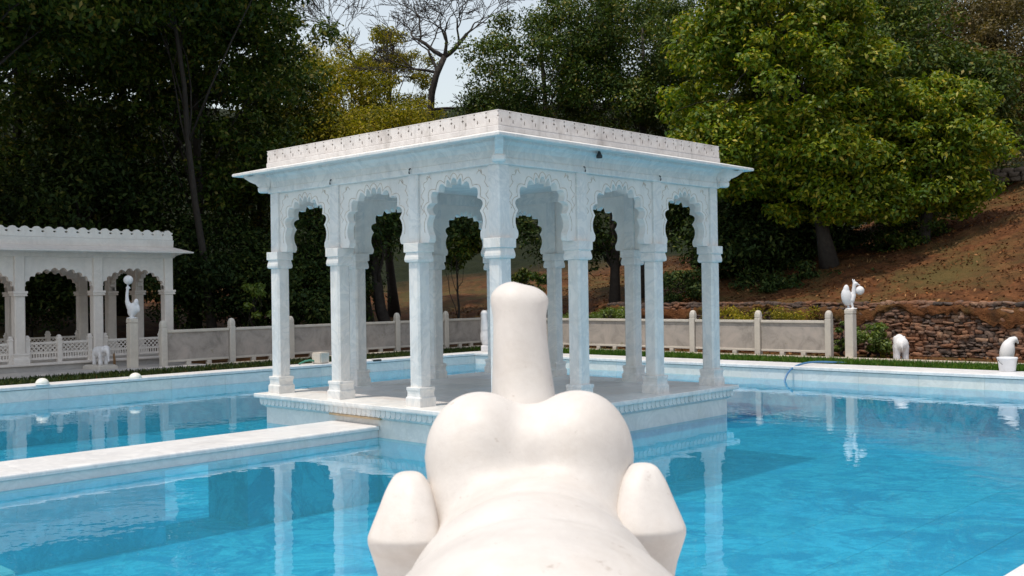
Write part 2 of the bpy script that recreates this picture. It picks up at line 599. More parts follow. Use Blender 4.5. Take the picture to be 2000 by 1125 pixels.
def sculpt(name, blobs, voxel=0.012, smooth=10):
    """union of ellipsoids and capsules melted into one continuous skin"""
    bm = bmesh.new()
    for b in blobs:
        if b[0] == 'e':
            _, c, r, rot = b if len(b) == 4 else (*b, (0, 0, 0))
            M_ = Matrix.Translation(c) @ Matrix.Rotation(rot[2], 4, 'Z') @ Matrix.Rotation(rot[1], 4, 'Y') @ Matrix.Rotation(rot[0], 4, 'X') @ Matrix.Diagonal((*r, 1))
            bmesh.ops.create_uvsphere(bm, u_segments=28, v_segments=18, radius=1.0, matrix=M_)
        elif b[0] == 't':
            v, f = tube_data(b[1], b[2], 14)
            vs = [bm.verts.new(p) for p in v]
            for q in f:
                bm.faces.new([vs[i] for i in q])
            for p, r in ((b[1][0], b[2][0]), (b[1][-1], b[2][-1])):
                bmesh.ops.create_uvsphere(bm, u_segments=14, v_segments=10, radius=r, matrix=Matrix.Translation(p))
        elif b[0] == 'b':
            bbox(bm, *b[1])
    me = bmesh_me(name + '_raw', bm)
    o = bpy.data.objects.new('tmp_sculpt', me)
    COL.objects.link(o)
    rm = o.modifiers.new('r', 'REMESH')
    rm.mode = 'VOXEL'
    rm.voxel_size = voxel
    rm.use_smooth_shade = True
    sm = o.modifiers.new('s', 'SMOOTH')
    sm.factor = 0.5
    sm.iterations = smooth
    dg = bpy.context.evaluated_depsgraph_get()
    out = bpy.data.meshes.new_from_object(o.evaluated_get(dg))
    out.name = name
    bpy.data.objects.remove(o)
    out.shade_smooth()
    return out


def np_mesh(name, V, Fq):
    """fast mesh from numpy vertices (N,3) and quads (M,4)"""
    me = bpy.data.meshes.new(name)
    me.vertices.add(len(V))
    me.vertices.foreach_set('co', np.ascontiguousarray(V, dtype=np.float32).ravel())
    nf = len(Fq)
    me.loops.add(nf * 4)
    me.loops.foreach_set('vertex_index', np.ascontiguousarray(Fq, dtype=np.int32).ravel())
    me.polygons.add(nf)
    me.polygons.foreach_set('loop_start', np.arange(0, nf * 4, 4, dtype=np.int32))
    me.update(calc_edges=True)
    return me


def leaf_cloud(name, pos, nrm, length, width, rng):
    N = len(pos)
    nrm = nrm / np.maximum(np.linalg.norm(nrm, axis=1, keepdims=True), 1e-6)
    r = rng.normal(size=(N, 3))
    r[:, 2] -= 0.5
    t = r - nrm * (r * nrm).sum(1, keepdims=True)
    t /= np.maximum(np.linalg.norm(t, axis=1, keepdims=True), 1e-6)
    b = np.cross(nrm, t)
    L = (length * rng.uniform(0.6, 1.25, N))[:, None]
    Wd = (width * rng.uniform(0.7, 1.2, N))[:, None]
    p0 = pos - t * L * 0.5
    p2 = pos + t * L * 0.5 - nrm * L * 0.12
    p1 = pos + b * Wd * 0.5 + nrm * L * 0.06 - t * L * 0.06
    p3 = pos - b * Wd * 0.5 + nrm * L * 0.06 - t * L * 0.06
    V = np.stack([p0, p1, p2, p3], 1).reshape(-1, 3)
    Fq = np.arange(N * 4).reshape(-1, 4)
    return np_mesh(name, V, Fq)


# ------------------------------------------------------------------ terrain
X0, X1, Y0, Y1 = -6.95, 10.63, -6.68, 11.25        # pool walls
WALL_A = 15.6


def smooth01(t):
    t = np.clip(t, 0, 1)
    return t * t * (3 - 2 * t)


def terrain(a, b):
    a = np.asarray(a, dtype=float)
    b = np.asarray(b, dtype=float)
    t = np.maximum(0, a - WALL_A - 0.1)
    slope = 0.43 - 0.21 * smooth01((b + 3) / 16)
    h = slope * 34 * (1 - np.exp(-t / 34))
    step = 1.18 * smooth01((a - WALL_A + 0.02) / 0.18) * (1 - smooth01((b - 8.0) / 4.5))
    lb = np.maximum(0, b - 19)
    h2 = 0.16 * 40 * (1 - np.exp(-lb / 40))
    bumpy = (np.sin(a * 0.9 + 1.3 * np.sin(b * 0.6)) * np.sin(b * 0.8 + 0.7) * 0.16 + np.sin(a * 2.3 + b * 1.7) * 0.06)
    far = smooth01(np.maximum(a - 15.9, b - 15.5) / 2.0)
    ridge = 16 * smooth01((np.hypot(a - 2, b - 2) - 42) / 60) * smooth01((a + b) / 20)
    return G + np.maximum(h + step, h2) + ridge + bumpy * far


def hz(X, Y):
    a, b = lw(X, Y)
    return float(terrain(a, b))


def lines(hard, fine0, fine1, fs, lo, hi, cs):
    s = set(hard)
    x = fine0
    while x < fine1:
        s.add(round(x, 3))
        x += fs
    x = lo
    while x < hi:
        if x < fine0 or x > fine1:
            s.add(round(x, 3))
        x += cs
    return sorted(s)


HX = (X0 - 0.6, X1 + 0.7)
HY = (Y0 - 0.6, Y1 + 0.35)
ga = lines([HX[0], HX[1], WALL_A - 0.02, WALL_A + 0.07, WALL_A + 0.16], 14.0, 44.0, 0.7, -70, 160, 6.0)
gb = lines([HY[0], HY[1]], -14.0, 44.0, 0.8, -80, 160, 6.0)
AA, BB = np.meshgrid(np.array(ga), np.array(gb), indexing='ij')
HH = terrain(AA, BB)
V = np.stack([CT * AA - ST * BB, ST * AA + CT * BB, HH], -1).reshape(-1, 3)
nb = len(gb)
q = []
for i in range(len(ga) - 1):
    for j in range(nb - 1):
        if HX[0] - 1e-6 <= ga[i] and ga[i + 1] <= HX[1] + 1e-6 and HY[0] - 1e-6 <= gb[j] and gb[j + 1] <= HY[1] + 1e-6:
            continue
        q.append((i * nb + j, (i + 1) * nb + j, (i + 1) * nb + j + 1, i * nb + j + 1))
me = np_mesh('ground', V, np.array(q))
me.shade_smooth()
tag(link('ground', me, mat='earth'), 'bare orange brown earth rising to a hillside behind the pool', 'ground', kind='structure')

# ------------------------------------------------------------------ pool
ZF = -1.28
pool = link('pool', sweep_rect(X0, X1, Y0, Y1, [(0.02, ZF - 0.1), (0.25, ZF - 0.1), (0.25, -0.235), (0.02, -0.235)]), loc=(0, 0, 0), rz=TH, mat='pwall')
tag(pool, 'large rectangular swimming pool lined with stone slabs', 'pool', kind='structure')
link('pool_bed', box_me('pool_bed', X0 - 0.1, X1 + 0.1, Y0 - 0.1, Y1 + 0.1, ZF - 0.2, ZF - 0.03), pool, mat='pfloor')
nx, ny = 15, 19
tx, ty = (X1 - X0) / nx, (Y1 - Y0) / ny
tile = box_me('floor_slab', -tx / 2 + .004, tx / 2 - .004, -ty / 2 + .004, ty / 2 - .004, -0.05, 0, 0.004)
for i in range(nx):
    for j in range(ny):
        o = link('floor_slab', tile, pool, (X0 + tx * (i + .5), Y0 + ty * (j + .5), ZF), mat='pfloor')
rnd = random.Random(4)


def run_slabs(name, parent, n, length, mk, place, mat):
    me = mk(length / n)
    for i in range(n):
        o = link(name, me, parent, mat=mat)
        place(o, (i + .5) * length / n)


LX, LY = X1 - X0, Y1 - Y0
pan_up = lambda L: box_me('wall_panel', -L / 2 + .0012, L / 2 - .0012, -0.03, 0.0, -0.47, -0.235, 0.0015)
pan_lo = lambda L: box_me('wall_panel', -L / 2 + .0012, L / 2 - .0012, -0.03, -0.001, ZF, -0.4715, 0.0015)


def put(x, y, r):
    def f(o, s):
        o.location = (x + s * math.cos(r), y + s * math.sin(r), 0)
        o.rotation_euler = (0, 0, r)
    return f


for pn, pm in ((pan_up, 'pwall'), (pan_lo, 'pfloor')):
    run_slabs('wall_panel', pool, 15, LY, pn, put(X1 + .01, Y1, -math.pi / 2), pm)
    run_slabs('wall_panel', pool, 14, LX, pn, put(X1, Y1 - .02, math.pi), pm)
    run_slabs('wall_panel', pool, 14, LX, pn, put(X0, Y0 + .02, 0), pm)
    run_slabs('wall_panel', pool, 15, LY, pn, put(X0 - .01, Y0, math.pi / 2), pm)
tag(link('water', pyd('water', [(X0, Y0, ZW), (X1, Y0, ZW), (X1, Y1, ZW), (X0, Y1, ZW)], [(0, 1, 2, 3)]), rz=TH, mat='water'),
    'clear turquoise blue pool water with soft reflections', 'water', kind='structure')

coping = empty('pool_coping', (0, 0, 0), TH)
tag(coping, 'white marble slabs edging the swimming pool', 'coping', kind='structure')
CZ0, CZ1 = -0.225, -0.158


def slab_mesh(name, L, y0, y1, z0, z1, r, gap=0.0012):
    """slab along x with rounded long edges and square ends"""
    pr = []
    for (cy, cz, a0) in ((y1 - r, z1 - r, 0), (y0 + r, z1 - r, 90), (y0 + r, z0 + r * .4, 180), (y1 - r, z0 + r * .4, 270)):
        rr_ = r if a0 < 180 else r * .4
        for k in range(4):
            an = R(a0 + 30 * k)
            pr.append((cy + r * math.cos(an), cz + rr_ * math.sin(an)))
    v, f = loft([[(x, y, z) for y, z in pr] for x in (-L / 2 + gap, L / 2 - gap)])
    bm = bmesh.new()
    bv = [bm.verts.new(p) for p in v]
    for q_ in f:
        bm.faces.new([bv[i] for i in q_])
    return bmesh_me(name, bm)


def coping_side(n, length, w, org, d, out):
    """slabs along direction d from org, +out pointing away from the water"""
    L = length / n
    me = slab_mesh('coping_slab', L, -0.05, w, CZ0, CZ1, 0.018)
    M3 = Matrix(((d[0], out[0], 0), (d[1], out[1], 0), (0, 0, 1)))
    if M3.determinant() < 0:
        d = (-d[0], -d[1])
        org = (org[0] - d[0] * length, org[1] - d[1] * length)
    ang = math.atan2(d[1], d[0])
    for i in range(n):
        s = (i + .5) * L
        o = link('coping_slab', me, coping, (org[0] + d[0] * s, org[1] + d[1] * s, 0), ang, 'coping')


coping_side(15, LY, 0.95, (X1, Y0), (0, 1), (1, 0))
coping_side(15, LX + 0.95, 0.48, (X0, Y1), (1, 0), (0, 1))
coping_side(15, LX + 0.95, 0.9, (X0, Y0), (1, 0), (0, -1))
coping_side(15, LY, 0.9, (X0, Y0), (0, 1), (-1, 0))

# walkway wall across the water
walk = empty('walkway', wl(0, 0), TH)
tag(walk, 'low white marble walkway crossing the water to the pavilion', 'walkway', kind='structure')
WY0, WY1, WZ = 2.13, 3.02, -0.282
WL = (-0.17 - X0) / 3
wme = slab_mesh('walkway_slab', WL, WY0 - .04, WY1 + .04, WZ - .06, WZ, 0.024)
for i in range(3):
    link('walkway_slab', wme, walk, (X0 + WL * (i + .5), 0, 0), mat='coping')
for xa, xb in ((X0, -3.2), (-2.15, -0.162)):
    link('walkway_wall', box_me('walkway_wall', xa, xb, WY0, WY1, ZF, -.474, 0.004), walk, mat='pfloor')
link('walkway_wall', box_me('walkway_wall', X0, -0.162, WY0, WY1, -.472, WZ - .062, 0.004), walk, mat='pwall')
# sunken step at the near side
st = link('pool_step', box_me('pool_step', X0 + .02, -5.96, -0.85, 0.6, ZF, -0.50, 0.02), pool, mat='floor')
link('pool_step', box_me('pool_step', X0 + .02, -5.6, -1.1, 0.9, ZF, -0.80, 0.02), pool, mat='floor')

# near deck
dk = pyd('pool_deck', [(X0 - 8, Y0 - 8, -0.175), (X0 - .8, Y0 - 8, -0.175), (X0 - .8, Y1 + .3, -0.175), (X0 - 8, Y1 + .3, -0.175),
                       (X0 - .8, Y0 - 8, -0.175), (X1 + .6, Y0 - 8, -0.175), (X1 + .6, Y0 - .8, -0.175), (X0 - .8, Y0 - .8, -0.175)], [(0, 1, 2, 3), (4, 5, 6, 7)])
tag(link('pool_deck', dk, rz=TH, mat='floor'), 'pale stone deck around the near corner of the pool', 'deck', kind='structure')

# terrace and kerbs beyond the water
ter = empty('terrace', (0, 0, 0), TH)
tag(ter, 'grey stone terrace on the far left in front of the small pavilion', 'terrace', kind='structure')
for i in range(14):
    for j in range(3):
        x1 = 3.95 - i * 1.3
        link('terrace_slab', box_me('terrace_slab', x1 - 1.295, x1, 13.3 + j * .8, 13.3 + j * .8 + .795, -0.4, -0.14, 0.006), ter, mat='terrace')
kerb = empty('kerb', (0, 0, 0), TH)
tag(kerb, 'pale stone kerb line at the foot of the fences', 'kerb', kind='structure')
for i in range(8):
    x = 3.97 + i * 1.2
    link('kerb_stone', box_me('kerb_stone', x, x + 1.19, 13.32, 13.5, -0.4, -0.13, 0.01), kerb, mat='kerb')
for i in range(22):
    y = 13.2 - i * 1.2
    link('kerb_stone', box_me('kerb_stone', 13.02, 13.28, y - 1.19, y, -0.4, -0.125, 0.012), kerb, mat='kerb')


def blades(name, x0, x1, y0, y1, z, n, h, w, seed, mat, lean=0.35, patch=0.0):
    rng = np.random.default_rng(seed)
    a = rng.uniform(x0, x1, n)
    b = rng.uniform(y0, y1, n)
    if patch > 0:
        m_ = max(20, int((x1 - x0) * (y1 - y0) * .5))
        pa, pb, pr = rng.uniform(x0, x1, m_), rng.uniform(y0, y1, m_), rng.uniform(.3, 1.3, m_)
        dmin = np.full(n, 9.0)
        for i_ in range(m_):
            dmin = np.minimum(dmin, np.hypot(a - pa[i_], b - pb[i_]) / pr[i_])
        k = (dmin < 1.0) | (rng.uniform(0, 1, n) > patch)
        a, b = a[k], b[k]
        n = len(a)
    p = np.stack([CT * a - ST * b, ST * a + CT * b, np.full(n, 0.0)], 1)
    p[:, 2] = z(a, b) if callable(z) else z
    an = rng.uniform(0, 2 * np.pi, n)
    d = np.stack([np.cos(an), np.sin(an), np.zeros(n)], 1)
    hh = h * rng.uniform(0.5, 1.3, n)
    tip = p + np.stack([rng.normal(0, lean, n) * hh, rng.normal(0, lean, n) * hh, hh], 1)
    mid = (p * 0.45 + tip * 0.55) + np.array([0, 0, 0.05]) * hh[:, None]
    ww = w * rng.uniform(0.6, 1.2, n)[:, None]
    V = np.stack([p - d * ww * .5, p + d * ww * .5, mid + d * ww * .35, mid - d * ww * .35, mid - d * ww * .35, mid + d * ww * .35, tip + d * ww * .05, tip - d * ww * .05], 1).reshape(-1, 3)
    k = np.arange(n)[:, None] * 8
    Fq = np.concatenate([k + np.array([[0, 1, 2, 3]]), k + np.array([[4, 5, 6, 7]])], 0)
    return link(name, np_mesh(name, V, Fq), mat=mat)


tag(blades('lawn_strip', 11.62, 12.98, -7.5, 12.6, G + .005, 34000, 0.10, 0.02, 3, 'grass', patch=0.5), 'narrow strip of short green grass behind the right pool edge', 'grass', kind='stuff')
tag(blades('shaded_ground_cover', -9.0, 12.9, 11.75, 13.28, G + .005, 14000, 0.08, 0.03, 5, 'leaf_dark', patch=0.2), 'dark low planting strip behind the left pool edge', 'ground cover', kind='stuff')


# ------------------------------------------------------------------ arches
def arch_outline(pts, bulge, n=7):
    """half outline points from foot to crown; arcs bulge away from the opening centre"""
    out = [pts[0]]
    cx, cz = 0.0, pts[0][1] + 0.25
    for (a, b, bl) in zip(pts[:-1], pts[1:], bulge):
        ax, az = a
        bx, bz = b
        mx, mz = (ax + bx) / 2, (az + bz) / 2
        dx, dz = bx - ax, bz - az
        nx_, nz_ = dz, -dx
        if (mx - cx) * nx_ + (mz - cz) * nz_ < 0:
            nx_, nz_ = -nx_, -nz_
        for k in range(1, n + 1):
            t = k / n
            s = bl * 4 * t * (1 - t)
            out.append((ax + dx * t + nx_ * s, az + dz * t + nz_ * s))
    return out


def full_outline(half):
    left = [(-x, z) for x, z in half]
    return half + list(reversed(left))[1:] if abs(half[-1][0]) < 1e-6 else half + list(reversed(left))


def arch_panel(name, w, z0, z1, half, th):
    ol = full_outline(half)           # right foot -> crown -> left foot
    poly = [(w / 2, z0)] + [(w / 2, z1), (-w / 2, z1), (-w / 2, z0)] + list(reversed(ol))
    return prism_y(name, poly, -th / 2, th / 2)


def carve_line(name, half, off, zlim, th, rad=0.006):
    ol = full_outline(half)
    cz = sum(z for _, z in ol) / len(ol)
    pts = []
    for x, z in ol:
        d = Vector((x, z - cz + 0.05))
        if d.length < 1e-5:
            continue
        d.normalize()
        nx_, nz_ = x + d.x * off, z + d.y * off
        if nz_ < ol[0][1] + 0.12:
            continue
        pts.append((nx_, nz_))
    return tube_me(name, [(x, -th / 2, z) for x, z in pts], rad, 5)


def spray_mesh(w, sx, seed):
    """wandering carved tendril from beside the post up into the corner of the panel"""
    r_ = random.Random(seed)
    pts = []
    x, z = sx * (w / 2 - .045), ZB - .50
    for q_ in range(34):
        t = q_ / 33
        bx = w / 2 - .05 - .03 * math.sin(q_ * .9) - (.17 * max(0, t - .45) ** .8 if t > .45 else 0) * 1.6
        bz_ = ZB - .52 + .46 * min(1, t * 1.45) - .05 * max(0, t - .69) * math.sin(q_ * 1.3) * 3
        bx += r_.uniform(-.006, .006)
        bz_ += r_.uniform(-.008, .008) + .012 * math.sin(q_ * 1.7)
        pts.append((sx * bx, -TH_P / 2, bz_))
    return tube_me('carved_spray', pts, 0.0042, 4)


# ------------------------------------------------------------------ columns
def column_meshes(zc, hs, hb, hc, base_h, cap_h, up_to, hu):
    shaft_v, shaft_f = loft([sq(hs, base_h - .01, .024), sq(hs, zc - cap_h + .01, .024)])
    up_v, up_f = loft([sq(hu, zc - .01, .012), sq(hu, up_to, .012)])
    n = len(shaft_v)
    shaft = pyd('column', shaft_v + up_v, shaft_f + [tuple(i + n for i in q) for q in up_f])
    bv, bf = loft([sq(hb, 0, .004), sq(hb, base_h * .42, .004), sq(hb * .985, base_h * .46, .004), sq(hb * .90, base_h * .52, .004), sq(hb * .875, base_h * .66, .004),
                   sq(hb * .90, base_h * .80, .004), sq(hb * .945, base_h * .86, .004), sq(hb * .945, base_h * .97, .004), sq(hb * .92, base_h, .004)])
    base = pyd('column_base', bv, bf)
    z = zc - cap_h
    cv, cf = loft([sq(hs * 1.1, z, .006), sq(hc * .93, z + cap_h * .03, .006), sq(hc * .97, z + cap_h * .14, .006), sq(hc * .95, z + cap_h * .26, .006), sq(hc * .87, z + cap_h * .46, .006),
                   sq(hc * .86, z + cap_h * .50, .006), sq(hc * 1.0, z + cap_h * .54, .004), sq(hc * 1.0, z + cap_h * .985, .004), sq(hc * .98, zc, .004)])
    cap = pyd('capital', cv, cf)
    return shaft, base, cap


# ------------------------------------------------------------------ main pavilion
A1, A2 = 1.454, 1.668
P4 = [0, A1, A1 + A2, 2 * A1 + A2]
PS = P4[3]
ZC, ZB = 2.10, 2.975
pav = empty('pavilion', wl(0, 0, 0), TH)
tag(pav, 'white marble pavilion with scalloped arches standing in the middle of the pool', 'pavilion')
plat = link('platform', box_me('platform', -0.16, PS + .16, -0.16, PS + .16, -.475, -0.205, 0.004), pav, mat='pwall')
link('platform_footing', box_me('platform_footing', -0.155, PS + .155, -0.155, PS + .155, ZF, -0.477, 0.004), plat, mat='pfloor')
link('platform_slab', sweep_rect(0, PS, 0, PS, [(-0.30, -0.065), (0.285, -0.065), (0.292, -0.055), (0.295, -0.04), (0.295, -0.008), (0.287, 0.0), (-0.30, 0.0)]), plat, mat='marble')
link('moulding', sweep_rect(0, PS, 0, PS, [(0.0, -0.204), (0.168, -0.204), (0.222, -0.166), (0.222, -0.068), (0.0, -0.068)]), plat, mat='pwall')
link('rust_stain', box_me('rust_stain', -0.226, -0.165, 2.02, 3.12, -0.2035, -0.176, .004), plat, mat='ochre')
link('floor_bed', box_me('floor_bed', 0.29, PS - .29, 0.29, PS - .29, -0.204, -0.012), plat, mat='floor')
nt_ = 5
tl = (PS - 0.6) / nt_
ft = box_me('floor_tile', -tl / 2 + .002, tl / 2 - .002, -tl / 2 + .002, tl / 2 - .002, -0.03, -0.002, 0.003)
for i in range(nt_):
    for j in range(nt_):
        link('floor_tile', ft, plat, (0.3 + tl * (i + .5), 0.3 + tl * (j + .5), 0), mat='floor')
# petals round the edge
pw = 0.1015
pt_poly = [(-.046, -.068), (.046, -.068), (.046, -.125), (.030, -.150), (0, -.172), (-.030, -.150), (-.046, -.125)]
pet = prism_y('petal', pt_poly, 0.0, -0.012)
npet = int((PS + .50) / pw)
for s in range(4):
    for i in range(npet):
        t = -0.232 + (i + .5) * (PS + .464) / npet
        e = 0.222
        loc = [(t, -e, 0), (PS + e, t, 0), (PS - t, PS + e, 0), (-e, PS - t, 0)][s]
        link('petal', pet, plat, loc, s * math.pi / 2, 'marble')

sh, ba, ca = column_meshes(ZC, 0.102, 0.140, 0.140, 0.25, 0.245, ZB + .02, 0.094)
ring = [(i, j) for i in range(4) for j in range(4) if i in (0, 3) or j in (0, 3)]
for (i, j) in ring:
    c = link('column', sh, pav, (P4[i], P4[j], 0), mat='marble')
    link('column_base', ba, c, mat='marble')
    link('capital', ca, c, mat='marble')


def main_half(w):
    k = (w / 2) / 0.63
    p = [(0.475, 2.10), (0.452, 2.165), (0.472, 2.215), (0.448, 2.445), (0.405, 2.60), (0.285, 2.725), (0.140, 2.775), (0.050, 2.80), (0, 2.885)]
    bl = [-0.12, -0.10, 0.17, 0.47, 0.47, 0.47, 0.85, 0.2]
    return arch_outline([(x * k, z) for x, z in p], bl)


TH_P = 0.105
pan_me = {}
for key, bw in (('a', A1 - .188), ('b', A2 - .188)):
    hf = main_half(bw)
    pan_me[key] = (arch_panel('arch_panel', bw, ZC, ZB + .01, hf, TH_P), carve_line('carved_line', hf, 0.055, ZB, TH_P, 0.005), bw)
bd_bm = {}
for side in range(4):
    for k in range(3):
        key = 'b' if k == 1 else 'a'
        mid = (P4[k] + P4[k + 1]) / 2
        loc, rz = [((mid, 0, 0), 0), ((PS, mid, 0), math.pi / 2), ((mid, PS, 0), math.pi), ((0, mid, 0), -math.pi / 2)][side]
        o = link('arch_panel', pan_me[key][0], pav, loc, rz, 'carved')
        link('carved_line', pan_me[key][1], o, mat='groove')
        w = pan_me[key][2]
        for sx in (-1, 1):
            link('carved_spray', spray_mesh(w, sx, side * 7 + k * 2 + sx), o, mat='groove')
# beam with cove, ceiling, eave, parapet
link('beam', sweep_rect(0, PS, 0, PS, [(-0.10, ZB), (0.112, ZB), (0.118, ZB + .012), (0.118, ZB + .075), (0.108, ZB + .09), (0.112, ZB + .17), (0.135, ZB + .225), (0.175, ZB + .262), (0.175, ZB + .30), (-0.10, ZB + .30)]), pav, mat='marble')
link('ceiling', box_me('ceiling', 0.09, PS - .09, 0.09, PS - .09, ZB + .18, ZB + .24), pav, mat='marble')
eave = link('eave', sweep_rect(0, PS, 0, PS, [(0.0, ZB + .302), (0.10, ZB + .302), (0.478, 3.232), (0.490, 3.240), (0.490, 3.268), (0.480, 3.276), (0.09, 3.372), (0.0, 3.372)]), pav, mat='marble')
par = link('parapet', sweep_rect(0, PS, 0, PS, [(-0.05, 3.36), (0.114, 3.36), (0.119, 3.366), (0.119, 3.428), (0.112, 3.434), (0.096, 3.436), (0.096, 3.598), (-0.05, 3.598)]), pav, mat='recess')
link('string_course', sweep_rect(0, PS, 0, PS, [(0.03, 3.362), (0.121, 3.362), (0.126, 3.37), (0.126, 3.424), (0.121, 3.432), (0.03, 3.432)]), par, mat='parapet')
link('parapet_cap', sweep_rect(0, PS, 0, PS, [(-0.055, 3.599), (0.114, 3.599), (0.118, 3.603), (0.118, 3.612), (0.112, 3.615), (-0.055, 3.615)]), par, mat='parapet')
link('roof_slab', box_me('roof_slab', -0.02, PS + .02, -0.02, PS + .02, 3.376, 3.42), pav, mat='parapet')
nm = 24
mwid = (PS + .232) / nm
hw = mwid / 2 - .0008
# shield-shaped merlon in relief with a drop-shaped hole and a cut between heads
mer = [(-hw, .0), (hw, .0), (hw, .078), (hw - .008, .094), (hw - .022, .104), (hw - .008, .114), (hw, .126), (hw, .138), (hw - .018, .163), (-hw + .018, .163), (-hw, .138), (-hw, .126), (-hw + .008, .114), (-hw + .022, .104), (-hw + .008, .094), (-hw, .078)]
hole = []
for q_ in range(10):
    an = 2 * math.pi * q_ / 10
    r_ = 0.0145 * (1 + .5 * max(0, math.sin(an)) ** 3)
    hole.append((-hw * .45 + r_ * .75 * math.cos(an), .052 + r_ * 1.5 * math.sin(an)))
mer_me = prism_y('merlon', mer, 0.0, -0.02, [hole])
for s in range(4):
    for i in range(nm):
        t = -0.116 + (i + .5) * mwid
        e = 0.098
        loc = [(t, -e, 3.436), (PS + e, t, 3.436), (PS - t, PS + e, 3.436), (-e, PS - t, 3.436)][s]
        link('merlon', mer_me, par, loc, s * math.pi / 2, 'parapet')
# scrolled corner brackets
br = [(0.10, 2.985), (0.145, 2.995), (0.16, 3.03), (0.205, 3.055), (0.245, 3.075), (0.275, 3.115), (0.345, 3.15), (0.41, 3.205), (0.435, 3.262), (0.39, 3.262), (0.36, 3.235), (0.32, 3.235), (0.285, 3.262), (0.10, 3.262)]
br_me = prism_y('bracket', [(x * 1.22, z) for x, z in br], -0.05, 0.05)
drop_me = pyd('bracket_drop', *loft([sq(.07, 2.99, .02), sq(.082, 3.01, .02), sq(.084, 3.05, .02), sq(.06, 3.09, .015), sq(.045, 3.16, .012), sq(.04, 3.25, .01)]))
for (cx, cy, an) in ((0, 0, 225), (PS, 0, 315), (PS, PS, 45), (0, PS, 135)):
    bo = link('bracket', br_me, pav, (cx, cy, 0), R(an), 'marble')
    link('bracket_drop', drop_me, bo, (.215, 0, 0), None, 'marble')
# small iron hooks and an eave lamp
hk = tube_me('hook', [(0, 0, .07), (0, -.02, .06), (0, -.026, .02), (0, -.02, 0)], 0.009, 6)
for t in (P4[1], P4[2]):
    link('hook', hk, pav, (t, -0.122, ZB + .01), 0, 'dark_metal')
for t in (P4[1], P4[2]):
    link('hook', hk, pav, (-0.122, t, ZB + .01), -math.pi / 2, 'dark_metal')
lamp = lathe_me('eave_lamp', [(0, .005), (0.002, .038), (0.03, .042), (0.05, .03), (0.075, .02), (0.10, .012)], 14)
o = link('eave_lamp', lamp, None, wl(P4[1] + .20, -0.22, 3.17), TH, 'dark_metal')
tag(o, 'small dark lamp hanging under the right eave of the big pavilion', 'lamp')

# ------------------------------------------------------------------ small pavilion on the left terrace
LP0, LPZ = 3.85, 0.03
LC, LB = 1.60, 2.37
vs_ = [LP0 - 1.775 * k for k in range(5)]
UF, UB = 15.1, 18.1
lp = empty('pavilion', wl(0, 0, LPZ), TH)
tag(lp, 'long white pavilion with wavy parapet at the far left edge of the photo', 'pavilion')
lplat = link('platform', box_me('platform', vs_[-1] - .4, LP0 + .30, UF - .32, UB + .4, -0.24, -0.05, 0.006), lp, mat='terrace')
link('platform_slab', box_me('platform_slab', vs_[-1] - .44, LP0 + .34, UF - .38, UB + .44, -0.048, 0.0, 0.008), lplat, mat='lime')
lsh, lba, lca = column_meshes(LC, 0.115, 0.175, 0.155, 0.22, 0.11, LB + .02, 0.11)


def lcol(x, y):
    c = link('column', lsh, lp, (x, y, 0), mat='lime')
    link('column_base', lba, c, mat='lime')
    link('capital', lca, c, mat='lime')


for x in vs_:
    lcol(x, UF)
for x in (3.85, 3.08, 1.3, -0.47, -2.24):
    lcol(x, UB)
lcol(LP0, (UF + UB) / 2)


def left_half(w, top):
    n = 6
    rx, rz_ = w / 2 - .01, top - LC
    p = []
    for k in range(n + 1):
        an = math.pi / 2 * k / n
        p.append((rx * math.cos(an), LC + rz_ * math.sin(an)))
    p[-1] = (0, LC + rz_)
    return arch_outline(p, [.36] * n, 6)


def lpanel(x0, x1, y0, y1):
    w = math.hypot(x1 - x0, y1 - y0) - .22
    hf = left_half(w, LC + .46)
    me = arch_panel('arch_panel', w, LC, LB + .01, hf, 0.12)
    o = link('arch_panel', me, lp, ((x0 + x1) / 2, (y0 + y1) / 2, 0), math.atan2(y1 - y0, x1 - x0), 'lime')


for k in range(4):
    lpanel(vs_[k + 1], vs_[k], UF, UF)
bx = [3.08, 1.3, -0.47, -2.24]
for k in range(3):
    lpanel(bx[k + 1], bx[k], UB, UB)
lpanel(LP0, LP0, UF, (UF + UB) / 2)
lpanel(LP0, LP0, (UF + UB) / 2, UB)
lx0, lx1 = vs_[-1], LP0
link('beam', sweep_rect(lx0, lx1, UF, UB, [(-.1, LB), (.115, LB), (.125, LB + .1), (.14, LB + .22), (-.1, LB + .22)]), lp, mat='lime')
link('ceiling', box_me('ceiling', lx0 + .09, lx1 - .09, UF + .09, UB - .09, LB + .12, LB + .2), lp, mat='lime')
link('eave', sweep_rect(lx0, lx1, UF, UB, [(0, LB + .225), (.13, LB + .225), (.47, LB + .12), (.475, LB + .15), (.1, LB + .275), (0, LB + .275)]), lp, mat='lime')
lpar = link('parapet', sweep_rect(lx0, lx1, UF, UB, [(-.02, LB + .27), (.12, LB + .27), (.125, LB + .44), (.10, LB + .445), (-.02, LB + .445)]), lp, mat='lime')
link('roof_slab', box_me('roof_slab', lx0, lx1, UF, UB, LB + .277, LB + .33), lp, mat='lime')
mw_ = 0.262
hh_ = mw_ / 2
lm = [(-hh_, .0), (hh_, .0), (hh_, .10), (hh_ - .035, .118), (hh_ - .035, .132), (hh_, .15), (hh_, .175), (hh_ - .045, .19), (.05, .225), (0, .235), (-.05, .225), (-hh_ + .045, .19), (-hh_, .175), (-hh_, .15), (-hh_ + .035, .132), (-hh_ + .035, .118), (-hh_, .10)]
lm_me = prism_y('merlon', lm, 0.03, -0.03)
n1 = int((lx1 - lx0 + .24) / mw_)
for i in range(n1):
    link('merlon', lm_me, lpar, (lx1 + .11 - (i + .5) * mw_, UF - .08, LB + .446), 0, 'lime')
n2 = int((UB - UF + .24) / mw_)
